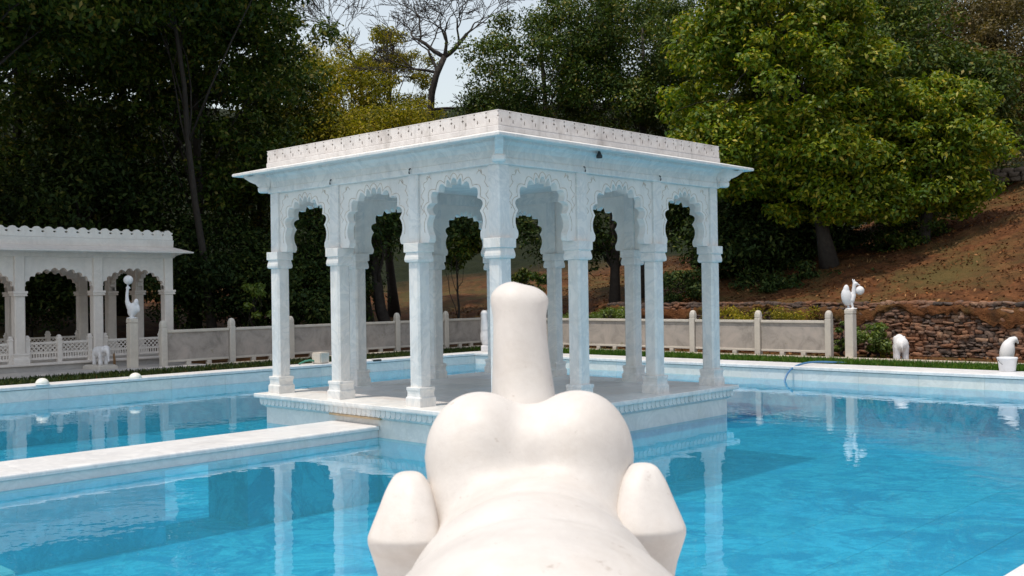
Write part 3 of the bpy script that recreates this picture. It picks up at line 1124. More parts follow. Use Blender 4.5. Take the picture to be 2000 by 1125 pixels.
for i in range(n2):
    link('merlon', lm_me, lpar, (lx1 + .08, UF - .02 + (i + .5) * mw_, LB + .446), math.pi / 2, 'lime')
lbr = prism_y('bracket', [(.1, 2.37), (.17, 2.38), (.22, 2.43), (.33, 2.46), (.46, 2.52), (.46, 2.56), (.1, 2.56)], -.05, .05)
link('bracket', lbr, lp, (LP0, UF, -.0), R(-45), 'lime')


def lattice(name, w, z0, z1, pitch=0.10, bar=0.017):
    bm = bmesh.new()
    t = .02
    for (a, b) in ((z0, z0 + .05), (z1 - .05, z1), ):
        bbox(bm, -w / 2, w / 2, -t, t, a, b)
    bbox(bm, -w / 2, w / 2, -t * .9, t * .9, z0 + .13, z0 + .17)
    h = (z1 - .05) - (z0 + .17)
    n = int((w + h) / pitch) + 1
    for sgn in (-1, 1):
        for i in range(n):
            s = -w / 2 - h + i * pitch
            a0, a1 = max(s, -w / 2), min(s + h, w / 2)
            if a1 - a0 < .01:
                continue
            zA = z0 + .17 + (a0 - s)
            zB = z0 + .17 + (a1 - s)
            k = sgn
            d = bar * .7
            vs = []
            for (xx, zz) in ((a0 - d, zA), (a0 + d, zA), (a1 + d, zB), (a1 - d, zB)):
                for yy in (-t * .6, t * .6):
                    vs.append(bm.verts.new((xx * k, yy, zz)))
            for q_ in ((0, 2, 4, 6), (7, 5, 3, 1), (0, 1, 3, 2), (2, 3, 5, 4), (4, 5, 7, 6), (6, 7, 1, 0)):
                bm.faces.new([vs[i_] for i_ in q_])
    for i in range(int(w / .06)):
        x = -w / 2 + .03 + i * .06
        bbox(bm, x - .012, x + .012, -t * .6, t * .6, z0 + .05, z0 + .13)
    return bmesh_me(name, bm)


rpost = pyd('railing_post', *loft([sq(.05, 0), sq(.05, .50), sq(.058, .505), sq(.058, .53), sq(.04, .545), sq(.042, .58), sq(.02, .61)]))


def railing(x0, x1, y, label, n=2):
    r = empty('railing', wl((x0 + x1) / 2, y, LPZ), TH)
    tag(r, label, 'railing', 'lattice railings of the far left pavilion')
    w = (x1 - x0) / n
    for i in range(n + 1):
        link('railing_post', rpost, r, (-(x1 - x0) / 2 + i * w, 0, 0), mat='lime')
    me = lattice('lattice_panel', w - .1, .06, .46)
    for i in range(n):
        link('lattice_panel', me, r, (-(x1 - x0) / 2 + (i + .5) * w, 0, 0), mat='lime')


railing(vs_[1] + .18, vs_[0] - .18, UF, 'white lattice railing behind the leftmost bird pedestal')
railing(vs_[2] + .18, vs_[1] - .18, UF, 'white lattice railing in the front bay left of the small elephant')
railing(vs_[3] + .18, vs_[2] - .18, UF, 'white lattice railing cut by the left photo edge')
railing(1.42, 2.96, UB, 'lattice railing in the back of the left pavilion right of its middle')
railing(-0.35, 1.18, UB, 'lattice railing at the back of the left pavilion near the photo edge')

# ------------------------------------------------------------------ fences
fpost = pyd('fence_post', *loft([sq(.074, -.1, .01), sq(.074, .90, .01), sq(.066, .905, .01), sq(.066, .925, .01), sq(.073, .93, .02), sq(.073, 1.0, .02), sq(.066, 1.05, .03), sq(.048, 1.085, .022), sq(.02, 1.10, .008)]))


def fence(name_label, org, d, posts, zg, mat):
    """posts: list of distances along d from org"""
    ang = math.atan2(d[1], d[0])
    r = empty('fence', wl(org[0], org[1], zg), TH + ang)
    tag(r, name_label, 'fence')
    for s in posts:
        link('fence_post', fpost, r, (s, 0, 0), mat='post')
    for s0, s1 in zip(posts[:-1], posts[1:]):
        a, b = s0 + .09, s1 - .09
        link('screen_panel', box_me('screen_panel', a, b, -.018, .018, .17, .80), r, mat='screen')
        bm = bmesh.new()
        bbox(bm, a - .004, b + .004, -.05, .05, .80, .868, .012, 2)
        link('top_rail', bmesh_me('top_rail', bm), r, mat='post')
        link('bottom_rail', box_me('bottom_rail', a - .003, b + .003, -.035, .035, .115, .168, .006), r, mat='post')
        for k in (1, 2):
            x = a + (b - a) * (k / 3.0)
            link('foot_block', box_me('foot_block', x - .06, x + .06, -.04, .04, -.05, .114, .006), r, mat='post')
    return r


fence('shaded grey screen fence with round-topped posts on the left behind the pool', (3.03, 13.78), (1, 0), [0, 1.79, 3.50, 5.33, 7.05, 8.92, 10.5], G + .02, 'post')
fence('sunlit grey screen fence with cream posts on the right behind the pool', (13.52, 2.54), (0, 1), [0, 1.83, 3.70, 5.56, 7.42, 9.28, 11.1], G + .02, 'post')

# ------------------------------------------------------------------ rubble retaining wall
wallr = empty('stone_wall', wl(WALL_A, 0, G), TH)
tag(wallr, 'rough reddish dry stone retaining wall behind the lawn on the right', 'wall')
rng = random.Random(11)
smes = []
for k in range(8):
    r_ = random.Random(100 + k)
    bm = bmesh.new()
    bmesh.ops.create_icosphere(bm, subdivisions=2, radius=0.5)
    for v_ in bm.verts:
        c = v_.co
        f_ = 0.86 + 0.28 * r_.random()
        v_.co = Vector((math.copysign(abs(c.x * 2) ** .45, c.x) * .5 * f_, math.copysign(abs(c.y * 2) ** .6, c.y) * .5, math.copysign(abs(c.z * 2) ** .42, c.z) * .5 * (0.84 + .3 * r_.random())))
    smes.append(bmesh_me('stone', bm))
stones = []
z = 0.0
row = 0
while z < 1.24:
    hrow = rng.uniform(.042, .095)
    y = -3.2
    while y < 10.5:
        w = rng.choice((rng.uniform(.08, .18), rng.uniform(.13, .34)))
        hh = hrow * rng.uniform(.6, 1.45)
        stones.append((y + w / 2, z + hrow / 2, w, hh))
        y += w * .98
    z += hrow * .94
near = [s for s in stones if s[0] < 3.0 and s[0] > -1.7]
near.sort(key=lambda q_: -q_[2] * q_[3])
near = near[:300]
ns = set(near)
bmr = bmesh.new()


def stone_mat(s, r_):
    return (Matrix.Translation((-0.16 + 0.12 * s[1] + r_.uniform(-.05, .05), s[0], s[1] + r_.uniform(-.02, .02))) @ Matrix.Rotation(math.pi / 2 + r_.uniform(-.12, .12), 4, 'Z')
            @ Matrix.Rotation(r_.uniform(-.1, .1), 4, 'X') @ Matrix.Rotation(r_.uniform(-.22, .22), 4, 'Y') @ Matrix.Diagonal((s[2] * 1.04, .30, s[3] * 1.12, 1)))


for s in stones:
    Mx = stone_mat(s, rng)
    me = smes[rng.randrange(8)]
    if s in ns:
        o = link('stone', me, wallr, mat='rubble')
        o.matrix_local = Mx
    else:
        off = len(bmr.verts)
        vs = [bmr.verts.new(Mx @ v_.co) for v_ in me.vertices]
        for p in me.polygons:
            bmr.faces.new([vs[i] for i in p.vertices])
o = link('stone_courses', bmesh_me('stone_courses', bmr), wallr, mat='rubble')
o['kind'] = 'stuff'
# earth slumped over the upper courses
rs = np.random.default_rng(5)
sv_, sf_ = [], []
NY, NZ = 150, 7
for i in range(NY + 1):
    y = -3.2 + 14 * i / NY
    low = .92 + .14 * math.sin(y * 1.3) + .10 * math.sin(y * 3.7 + 1) + rs.uniform(-.07, .07)
    for k in range(NZ + 1):
        t = k / NZ
        z_ = low + (1.27 - low) * t
        sv_.append((-.345 + .12 * z_ - .018 * math.sin(min(1, t * 1.6) * math.pi) + .6 * max(0, t - .62) + rs.uniform(-.03, .03), y, z_ + rs.uniform(-.02, .02)))
for i in range(NY):
    for k in range(NZ):
        a_ = i * (NZ + 1) + k
        sf_.append((a_, a_ + NZ + 1, a_ + NZ + 2, a_ + 1))
link('slumped_earth', pyd('slumped_earth', sv_, sf_, True), wallr, mat='earth')
link('wall_core', box_me('wall_core', -.12, .06, -9, 11, -.1, 1.14), wallr, mat='earth')

tw = empty('stone_wall', wl(28.0, 2.0, float(terrain(28.0, 2.0)) - .05), TH + .12)
tag(tw, 'low grey stone terrace wall high on the bank at the right photo edge', 'wall')
for row_ in range(3):
    y = -3.0
    while y < 3.0:
        w = rng.uniform(.25, .6)
        o = link('stone', smes[rng.randrange(8)], tw, mat='rubble_grey')
        o.data = o.data.copy()
        o.data.materials.clear()
        o.data.materials.append(MT['rubble_grey'])
        o.matrix_local = Matrix.Translation((rng.uniform(-.05, .05), y + w / 2, row_ * .15 + .05)) @ Matrix.Rotation(math.pi / 2 + rng.uniform(-.1, .1), 4, 'Z') @ Matrix.Diagonal((w, .4, .19, 1))
        y += w * .98

# ------------------------------------------------------------------ trees
def crown_mesh(name, ells, n, leaf, seed, clump=(0.5, 1.1), shell=0.55, gap=0.0, wid=0.45, per=130):
    """leaf clumps spread over ellipsoids (centre, radii); returns mesh and clump centres"""
    rng = np.random.default_rng(seed)
    vol = np.array([r[0] * r[1] * r[2] for _, r in ells]) ** (2 / 3)
    vol /= vol.sum()
    nc = max(6, n // per)
    cs, cr = [], []
    for (c, r), w in zip(ells, vol):
        k = max(3, int(nc * w))
        d = rng.normal(size=(k, 3))
        d /= np.linalg.norm(d, axis=1, keepdims=True)
        rad = shell + (1 - shell) * rng.uniform(0, 1, (k, 1)) ** .6
        rad *= 1 + 0.12 * rng.normal(size=(k, 1))
        cs.append(np.array(c) + d * rad * np.array(r))
        cr.append(rng.uniform(*clump, k))
    cs = np.concatenate(cs)
    cr = np.concatenate(cr)
    if gap > 0:
        keep = rng.uniform(0, 1, len(cs)) > gap
        cs, cr = cs[keep], cr[keep]
    wts = cr ** 2
    wts /= wts.sum()
    idx = rng.choice(len(cs), n, p=wts)
    d = rng.normal(size=(n, 3))
    d /= np.linalg.norm(d, axis=1, keepdims=True)
    rr = rng.uniform(0, 1, (n, 1)) ** .45
    pos = cs[idx] + d * rr * cr[idx][:, None] * np.array([1, 1, .62])
    nrm = d * .7 + np.array([0, 0, .65]) + rng.normal(size=(n, 3)) * .5
    return leaf_cloud(name, pos, nrm, leaf, leaf * wid, rng), cs


def wood_mesh(name, base, top, r0, r1, targets, seed, limb=0.35, bend=0.3, sub=2):
    rnd_ = random.Random(seed)
    v, f = [], []
    base, top = Vector(base), Vector(top)
    n = 9
    off = Vector((rnd_.uniform(-bend, bend), rnd_.uniform(-bend, bend), 0))
    tp, tr_ = [], []
    for i in range(n):
        t = i / (n - 1)
        p = base.lerp(top, t) + off * math.sin(t * math.pi) + Vector((rnd_.uniform(-.06, .06), rnd_.uniform(-.06, .06), 0)) * (0 if i == 0 else 1)
        flare = 1 + 0.5 * max(0, 1 - t * 7)
        tp.append(p)
        tr_.append((r0 + (r1 - r0) * t) * flare)
    vv, ff = tube_data(tp, tr_, 9)
    v += vv
    f += ff
    for tg in targets:
        tg = Vector(tg)
        t = rnd_.uniform(.35, .95)
        k = int(t * (n - 1))
        s = tp[k]
        rs = tr_[k] * limb * rnd_.uniform(.8, 1.3)
        pts, rad = [], []
        m = 7
        w = Vector((rnd_.uniform(-1, 1), rnd_.uniform(-1, 1), rnd_.uniform(0, 1))) * (tg - s).length * .14
        for i in range(m):
            u_ = i / (m - 1)
            pts.append(s.lerp(tg, u_) + w * math.sin(u_ * math.pi) + Vector((rnd_.uniform(-1, 1), rnd_.uniform(-1, 1), rnd_.uniform(-1, 1))) * .05 * (u_ > 0))
            rad.append(max(.008, rs * (1 - .88 * u_)))
        vv, ff = tube_data(pts, rad, 6, len(v))
        v += vv
        f += ff
        for q_ in range(sub):
            i0 = rnd_.randrange(2, m - 1)
            s2 = pts[i0]
            L = (tg - s).length * rnd_.uniform(.25, .5)
            dr = (tg - s).normalized() + Vector((rnd_.uniform(-1, 1), rnd_.uniform(-1, 1), rnd_.uniform(-.4, .9)))
            dr.normalize()
            p2 = [s2 + dr * L * (i / 4) + Vector((0, 0, .08 * L * math.sin(i * .8))) for i in range(5)]
            vv, ff = tube_data(p2, [max(.006, rad[i0] * .6 * (1 - .85 * i / 4)) for i in range(5)], 5, len(v))
            v += vv
            f += ff
    return pyd(name, v, f, True)


def tree(label, px, D, ells_px, n, leaf, mat, seed, name='tree', bark='bark_dark', r0=.2, clump=(.5, 1.1), gap=0.0, shell=.55, limbs=12, group=None, wid=.45, per=130, depth=1.0, sub=2, basez=None):
    """ells_px: crown lobes as (px, py, radius across in m, radius up in m, depth shift in m)"""
    X, Y = at(px, D)
    bz_ = hz(X, Y) if basez is None else basez
    root = empty(name, (X, Y, bz_))
    tag(root, label, 'shrub' if name == 'shrub' else 'tree', group)
    ells = []
    for (ex, ey, rx, rz_, dd) in ells_px:
        x2, y2 = at(ex, D + dd)
        ells.append(((x2 - X, y2 - Y, zat(ex, ey, D + dd) - bz_), (rx, rx * depth, rz_)))
    me, cs = crown_mesh('crown', ells, n, leaf, seed, clump, shell, gap, wid, per)
    link('crown', me, root, mat=mat)
    top = max(e[0][2] + e[1][2] * .35 for e in ells)
    c0 = ells[0][0]
    rr = random.Random(seed)
    tg = [tuple(cs[rr.randrange(len(cs))]) for _ in range(limbs)]
    w = wood_mesh('trunk', (0, 0, -.15), (c0[0] * .8, c0[1] * .8, top), r0, r0 * .25, tg, seed, sub=sub)
    link('trunk', w, root, mat=bark)
    return root


def shrub(label, px, py, D, r, rz_, n, leaf, mat, seed, group=None, gap=0.0):
    return tree(label, px, D, [(px, py, r, rz_, 0)], n, leaf, mat, seed, 'shrub', r0=.05, clump=(.22 * r, .42 * r), limbs=8, group=group, shell=.45, gap=gap, sub=1)


GL = 'dark trees standing behind the left pavilion'
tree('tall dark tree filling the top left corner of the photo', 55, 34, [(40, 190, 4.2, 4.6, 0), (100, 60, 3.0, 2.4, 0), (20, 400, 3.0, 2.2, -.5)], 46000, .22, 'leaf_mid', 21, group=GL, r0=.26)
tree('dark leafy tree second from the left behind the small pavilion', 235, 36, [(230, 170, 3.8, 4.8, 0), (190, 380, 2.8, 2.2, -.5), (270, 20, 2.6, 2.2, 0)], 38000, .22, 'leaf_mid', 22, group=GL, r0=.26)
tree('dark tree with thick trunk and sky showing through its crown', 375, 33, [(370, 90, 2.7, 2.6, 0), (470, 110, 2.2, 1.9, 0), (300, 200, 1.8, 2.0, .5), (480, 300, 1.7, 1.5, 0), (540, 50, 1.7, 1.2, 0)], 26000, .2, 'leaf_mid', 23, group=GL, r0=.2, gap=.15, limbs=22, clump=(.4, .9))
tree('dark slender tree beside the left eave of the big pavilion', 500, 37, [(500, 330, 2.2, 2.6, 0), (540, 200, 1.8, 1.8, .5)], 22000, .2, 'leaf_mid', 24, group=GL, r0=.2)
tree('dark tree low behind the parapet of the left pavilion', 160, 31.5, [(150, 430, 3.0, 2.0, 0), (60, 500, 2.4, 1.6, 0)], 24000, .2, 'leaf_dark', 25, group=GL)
# trees added over the terrace, crowns mostly out of view, to shade pavilion and fence
tree('tall tree whose dark crown is added overhead to shade the left pavilion', -140, 27, [(-40, -70, 3.3, 1.7, -2.5), (160, -110, 3.0, 1.5, -1.5), (-280, -60, 3.4, 2.0, -3), (60, 20, 2.6, 1.6, 1.5), (-140, 200, 2.0, 3.0, 0)], 60000, .22, 'leaf_mid', 28, group=GL, r0=.28)
tree('tall tree spreading dark leaves, added to shade the left fence', 420, 30.5, [(300, -90, 3.0, 1.5, -2), (480, -110, 2.6, 1.4, -2), (150, -40, 2.6, 1.6, 0), (620, -150, 2.3, 1.2, -2), (400, -20, 2.2, 1.5, .5)], 46000, .21, 'leaf_mid', 29, group=GL, r0=.13)
tree('dense unseen tree added for shade just beyond the left edge of the photo', -400, 24, [(-420, -20, 3.6, 3.4, -1), (-300, -160, 3.2, 2.0, -2)], 34000, .22, 'leaf_dark', 26, group=GL, r0=.25)

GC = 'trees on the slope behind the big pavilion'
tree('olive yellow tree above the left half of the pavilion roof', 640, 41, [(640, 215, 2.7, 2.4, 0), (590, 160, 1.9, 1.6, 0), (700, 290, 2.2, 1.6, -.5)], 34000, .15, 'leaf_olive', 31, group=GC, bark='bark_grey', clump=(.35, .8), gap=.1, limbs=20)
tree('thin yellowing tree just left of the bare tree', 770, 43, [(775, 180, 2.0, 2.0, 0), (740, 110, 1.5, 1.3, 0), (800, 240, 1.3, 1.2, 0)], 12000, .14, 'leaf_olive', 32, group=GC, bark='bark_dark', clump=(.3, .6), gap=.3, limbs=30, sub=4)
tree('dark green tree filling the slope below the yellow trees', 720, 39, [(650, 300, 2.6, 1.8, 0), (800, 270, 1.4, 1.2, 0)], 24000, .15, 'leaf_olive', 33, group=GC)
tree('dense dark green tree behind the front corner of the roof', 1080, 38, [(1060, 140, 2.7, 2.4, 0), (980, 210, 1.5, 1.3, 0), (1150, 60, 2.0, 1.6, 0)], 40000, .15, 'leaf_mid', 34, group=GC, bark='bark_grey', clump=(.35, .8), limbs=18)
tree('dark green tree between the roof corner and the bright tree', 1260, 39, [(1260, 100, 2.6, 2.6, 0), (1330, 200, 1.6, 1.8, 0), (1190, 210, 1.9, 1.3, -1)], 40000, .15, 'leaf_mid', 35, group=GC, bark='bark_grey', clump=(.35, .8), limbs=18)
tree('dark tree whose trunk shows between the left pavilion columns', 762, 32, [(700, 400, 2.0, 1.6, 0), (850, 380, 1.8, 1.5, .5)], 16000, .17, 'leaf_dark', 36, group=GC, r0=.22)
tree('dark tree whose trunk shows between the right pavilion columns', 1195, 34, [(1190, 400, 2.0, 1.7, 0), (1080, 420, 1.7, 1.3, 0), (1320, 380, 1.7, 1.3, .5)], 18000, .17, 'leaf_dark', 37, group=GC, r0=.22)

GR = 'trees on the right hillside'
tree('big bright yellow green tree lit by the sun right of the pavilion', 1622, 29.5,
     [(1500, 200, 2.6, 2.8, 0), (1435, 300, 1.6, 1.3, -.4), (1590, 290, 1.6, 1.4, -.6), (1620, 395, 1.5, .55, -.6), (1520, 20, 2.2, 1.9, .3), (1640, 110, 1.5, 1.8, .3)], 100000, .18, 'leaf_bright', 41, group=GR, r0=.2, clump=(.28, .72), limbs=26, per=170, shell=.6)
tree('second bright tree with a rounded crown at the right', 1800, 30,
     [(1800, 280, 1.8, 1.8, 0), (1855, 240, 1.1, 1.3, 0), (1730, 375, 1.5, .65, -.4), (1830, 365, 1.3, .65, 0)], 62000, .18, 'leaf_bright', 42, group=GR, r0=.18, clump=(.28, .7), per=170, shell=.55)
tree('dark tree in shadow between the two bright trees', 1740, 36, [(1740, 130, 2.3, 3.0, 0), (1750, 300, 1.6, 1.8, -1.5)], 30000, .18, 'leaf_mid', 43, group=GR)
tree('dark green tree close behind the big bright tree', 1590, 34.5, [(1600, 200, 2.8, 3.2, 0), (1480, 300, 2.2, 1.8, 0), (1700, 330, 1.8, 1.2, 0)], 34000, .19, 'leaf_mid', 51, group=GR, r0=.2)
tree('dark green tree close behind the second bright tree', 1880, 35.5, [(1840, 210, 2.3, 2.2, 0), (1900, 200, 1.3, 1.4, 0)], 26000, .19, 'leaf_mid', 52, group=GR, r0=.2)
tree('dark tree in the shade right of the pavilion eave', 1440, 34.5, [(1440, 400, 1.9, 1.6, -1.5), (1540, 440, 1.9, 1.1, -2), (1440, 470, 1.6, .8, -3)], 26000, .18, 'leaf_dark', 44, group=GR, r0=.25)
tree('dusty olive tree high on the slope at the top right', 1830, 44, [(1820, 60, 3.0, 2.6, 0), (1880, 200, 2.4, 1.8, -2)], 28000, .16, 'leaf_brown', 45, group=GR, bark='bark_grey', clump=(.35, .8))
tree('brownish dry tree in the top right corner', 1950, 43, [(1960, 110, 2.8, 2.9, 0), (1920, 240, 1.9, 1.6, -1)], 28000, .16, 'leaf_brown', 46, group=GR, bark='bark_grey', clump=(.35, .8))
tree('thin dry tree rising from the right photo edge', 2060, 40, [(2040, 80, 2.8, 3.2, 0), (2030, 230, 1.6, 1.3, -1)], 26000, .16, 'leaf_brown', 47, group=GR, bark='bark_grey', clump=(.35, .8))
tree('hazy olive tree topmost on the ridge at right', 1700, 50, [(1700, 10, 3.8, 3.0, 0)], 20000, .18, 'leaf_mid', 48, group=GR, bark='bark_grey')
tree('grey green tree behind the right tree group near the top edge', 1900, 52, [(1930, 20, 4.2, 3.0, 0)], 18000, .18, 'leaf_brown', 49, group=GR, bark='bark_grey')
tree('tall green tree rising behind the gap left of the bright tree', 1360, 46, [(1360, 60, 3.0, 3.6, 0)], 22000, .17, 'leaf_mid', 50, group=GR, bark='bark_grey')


# bare tree
def bare_tree(label, px, D, py_low, py_fork, limbs, seed, r0, lean):
    X, Y = at(px, D)
    b = hz(X, Y)
    root = empty('bare_tree', (X, Y, b))
    tag(root, label, 'tree', GC)
    rnd_ = random.Random(seed)
    v, f = [], []

    def grow(p, d, r, L, depth):
        n = 6
        pts, rad = [p], [r]
        for i in range(1, n):
            d = (d + Vector((rnd_.uniform(-1, 1), rnd_.uniform(-.6, .6), rnd_.uniform(-.45, .5))) * .26).normalized()
            p = p + d * (L / (n - 1))
            pts.append(p)
            rad.append(max(.010, r * (1 - .3 * i / (n - 1))))
        vv, ff = tube_data(pts, rad, 7 if depth < 2 else 4, len(v))
        v.extend(vv)
        f.extend(ff)
        if depth >= 6:
            return
        k = 2 if depth < 1 else rnd_.choice((2, 3, 3))
        for q_ in range(k):
            i0 = n - 1 if q_ < 2 else rnd_.randrange(2, n - 1)
            a = rnd_.uniform(.3, 1.0)
            ax = Vector((rnd_.uniform(-1, 1), rnd_.uniform(-1, 1), rnd_.uniform(-.3, .3)))
            nd = (d + ax.normalized() * a).normalized()
            nd.z = max(nd.z, -.25)
            grow(pts[i0], nd.normalized(), rad[i0] * rnd_.uniform(.52, .78), L * rnd_.uniform(.66, .95), depth + 1)

    z1 = zat(px, py_low, D) - b
    zt = zat(px, py_fork, D) - b
    lower = [(0, 0, -.2), (.08, 0, z1 * .5), (0, 0, z1), (lean * .12, 0, z1 + (zt - z1) * .35), (lean * .5, 0, z1 + (zt - z1) * .7), (lean, .1, zt)]
    vv, ff = tube_data(lower, [r0 * 1.4, r0 * 1.1, r0, r0 * .92, r0 * .85, r0 * .75], 9)
    v.extend(vv)
    f.extend(ff)
    for d, L, t, r_ in limbs:
        s0 = Vector(lower[t])
        grow(s0, Vector(d).normalized(), r0 * r_, L, 1)
    link('branches', pyd('branches', v, f, True), root, mat='bark_dark')


bare_tree('bare leafless tree with twisting branches against the pale sky', 846, 40, 215, 110,
          [((-.75, .1, .6), 1.15, 5, .6), ((.9, .0, .45), 1.3, 5, .65), ((.1, -.2, 1), .95, 5, .5), ((-.9, .1, .25), .9, 4, .4), ((.9, 0, .2), .8, 2, .4), ((-.4, .2, .9), 1.1, 4, .45)], 8, .15, .55)
bare_tree('thin twiggy tree left of the bare tree, veiling the sky', 715, 44, 230, 140,
          [((-.6, .1, .8), 1.2, 5, .6), ((.6, .0, .8), 1.2, 5, .6), ((.1, -.2, 1), 1.2, 5, .6), ((-.9, .1, .3), 1.0, 4, .4), ((.8, .1, .4), 1.0, 3, .4)], 15, .09, -.2)

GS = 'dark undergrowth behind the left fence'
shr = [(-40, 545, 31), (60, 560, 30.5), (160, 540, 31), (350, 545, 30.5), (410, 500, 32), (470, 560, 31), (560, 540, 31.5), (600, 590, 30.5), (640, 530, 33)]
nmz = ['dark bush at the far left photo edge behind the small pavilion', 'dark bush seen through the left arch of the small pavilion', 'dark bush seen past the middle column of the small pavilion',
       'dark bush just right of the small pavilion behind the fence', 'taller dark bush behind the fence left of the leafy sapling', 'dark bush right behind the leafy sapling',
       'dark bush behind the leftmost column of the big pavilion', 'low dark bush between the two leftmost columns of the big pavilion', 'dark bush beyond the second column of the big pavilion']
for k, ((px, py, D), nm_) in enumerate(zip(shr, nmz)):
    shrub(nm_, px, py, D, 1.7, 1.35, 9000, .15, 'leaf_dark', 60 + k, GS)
shrub('leafy fresh green sapling in front of the dark trees behind the left fence', 500, 590, 28.5, .55, .62, 700, .15, 'leaf_fresh', 80)
shrub('green bush on the slope seen through the arch left of the front column', 895, 480, 33, .9, .8, 3500, .15, 'leaf_mid', 81)
shrub('dark green bush on the slope between the middle pavilion columns', 1030, 560, 32, .8, .5, 3000, .13, 'leaf_mid', 82)
shrub('light green bush right behind the right bird pedestal', 1700, 662, 24.4, .50, .42, 3600, .085, 'leaf_fresh', 83)
shrub('small green bush between the last fence post and the bird pedestal', 1640, 655, 24.9, .24, .42, 1600, .085, 'leaf_fresh', 84)
shrub('tiny yellow green bush next to the right small elephant', 1730, 690, 24.2, .2, .13, 600, .07, 'leaf_olive', 85)
for k, (px, D, nm_) in enumerate([(1130, 31, 'yellow green weeds above the fence between the pavilion columns'), (1190, 30, 'low yellow green weeds above the fence behind the right columns'), (1430, 27.4, 'yellow weeds above the sunlit fence beside the right corner column'), (1545, 26.6, 'yellow green weeds above the last sunlit fence panel')]):
    shrub(nm_, px, 618, D, .75, .2, 2400, .075, 'leaf_olive' if k > 1 else 'leaf_fresh', 90 + k, 'weeds behind the right fence')
for k, (px, py, D, r_, mt, nm_) in enumerate([(1520, 500, 32, 1.1, 'leaf_dark', 'dark scrub under the bright tree left of its trunk'), (1870, 500, 31, 1.2, 'leaf_dark', 'dark scrub patch on the slope right of the bright tree'),
                                             (1980, 345, 37, .8, 'leaf_mid', 'green scrub on the bank at the right photo edge'), (1990, 300, 38.5, 1.7, 'leaf_brown', 'dry scrub just above the terrace wall at the right photo edge'), (1400, 520, 33, .9, 'leaf_dark', 'dark scrub beside the right corner column'), (1700, 560, 29.0, .9, 'leaf_dark', 'low dark scrub above the stone wall behind the bird statue'),
                                             (1580, 555, 29.5, 1.0, 'leaf_dark', 'dark scrub at the foot of the bright tree trunk'), (1480, 560, 30, 1.0, 'leaf_dark', 'low dark scrub above the fence right of the corner column'),
                                             (1790, 470, 30.5, 1.1, 'leaf_mid', 'scrub in the shade below the second bright tree'),
                                             (1660, 505, 31.5, 1.3, 'leaf_dark', 'dark undergrowth just right of the bright tree trunk'), (1560, 500, 32.5, 1.3, 'leaf_dark', 'dark undergrowth behind and left of the bright tree trunk'),
                                             (1745, 520, 30.8, 1.1, 'leaf_dark', 'dark undergrowth midway along the slope above the wall'), (1830, 440, 33.5, 1.4, 'leaf_dark', 'dark undergrowth beneath the right side of the second bright tree'), (1330, 560, 30, .9, 'leaf_dark', 'low dark scrub seen between the two rightmost columns')]):
    shrub(nm_, px, py, D, r_, r_ * .5, 3500, .12, mt, 100 + k, 'scrub on the hillside')

# dry grass and fallen leaves on the slope
dg = blades('dry_grass', 15.9, 34, -10, 22, lambda a, b: terrain(a, b) - .02, 7000, .10, .02, 9, 'straw', lean=.9, patch=.85)
lr = np.random.default_rng(77)
la, lb_ = lr.uniform(13.4, 34, 26000), lr.uniform(-9, 22, 26000)
lk = (la > 15.75) | (lr.uniform(0, 1, 26000) > .5)
la, lb_ = la[lk], lb_[lk]
lp_ = np.stack([CT * la - ST * lb_, ST * la + CT * lb_, terrain(la, lb_) + .025], 1)
ln_ = np.array([0, 0, 1.0]) + lr.normal(size=(len(la), 3)) * .45
tag(link('leaf_litter', leaf_cloud('leaf_litter', lp_, ln_, .10, .06, lr), mat='litter'), 'fallen brown leaves lying over the hillside earth', 'leaf litter', kind='stuff')
tag(dg, 'dry straw coloured grass scattered over the hillside', 'grass', kind='stuff')


# ------------------------------------------------------------------ statues
def elephant_blobs(raised=False):
    b = [('e', (0, 0, .30), (.20, .125, .135)), ('e', (-.10, 0, .29), (.13, .125, .14)), ('e', (.13, 0, .32), (.11, .11, .125)),
         ('e', (.25, 0, .37), (.085, .085, .095))]
    for x in (-.13, .13):
        for y in (-.07, .07):
            b.append(('t', [(x, y, .25), (x, y, .12), (x, y, .03)], [.06, .048, .052]))
    b.append(('t', [(.31, 0, .36), (.35, 0, .27), (.35, 0, .15), (.37, 0, .09)], [.05, .038, .028, .024]))
    b.append(('e', (.21, .085, .35), (.055, .02, .085), (0, 0, .4)))
    b.append(('e', (.21, -.085, .35), (.055, .02, .085), (0, 0, -.4)))
    b.append(('t', [(-.22, 0, .33), (-.245, 0, .25), (-.24, 0, .17)], [.014, .012, .012]))
    return b


el_me = sculpt('body', elephant_blobs(), .013, 5)


def small_elephant(label, loc, rz, s, plinth=True):
    r = empty('elephant_statue', loc, rz)
    tag(r, label, 'statue', 'small white elephant statues')
    h = .05 if plinth else 0
    b = link('body', el_me, r, (0, 0, h), mat='statue2')
    b.scale = (s, s, s)
    if plinth:
        p = link('plinth', pyd('plinth', *loft([sq(.36, -.04, .03), sq(.36, .02, .03), sq(.31, .035, .03), sq(.31, .05, .03)])), r, mat='post')
        p.scale = (1, .65, 1)
    return r


small_elephant('small white elephant statue on a plinth at the left terrace edge', (at(194, 23.6)[0], at(194, 23.6)[1], -.10), R(-38), 0.95)
small_elephant('small white elephant statue seen from behind near the right stone wall', wl(13.75, .96, G), R(75), 1.25, False)

BALL = lambda name, r: lathe_me(name, [(-r * math.cos(math.pi * i / 14), max(.001, r * math.sin(math.pi * i / 14))) for i in range(15)], 20)
ped_me = pyd('pedestal', *loft([sq(.098, -.1, .012), sq(.098, 1.0, .012), sq(.085, 1.005, .012), sq(.085, 1.02, .012), sq(.102, 1.03, .015), sq(.102, 1.10, .015), sq(.09, 1.12, .015)]))
ped_lamp = ped_me


def pedestal(label, loc):
    o = link('pedestal', ped_me, None, loc, TH, 'post')
    return tag(o, label, 'pedestal', 'stone pedestals carrying bird statues')


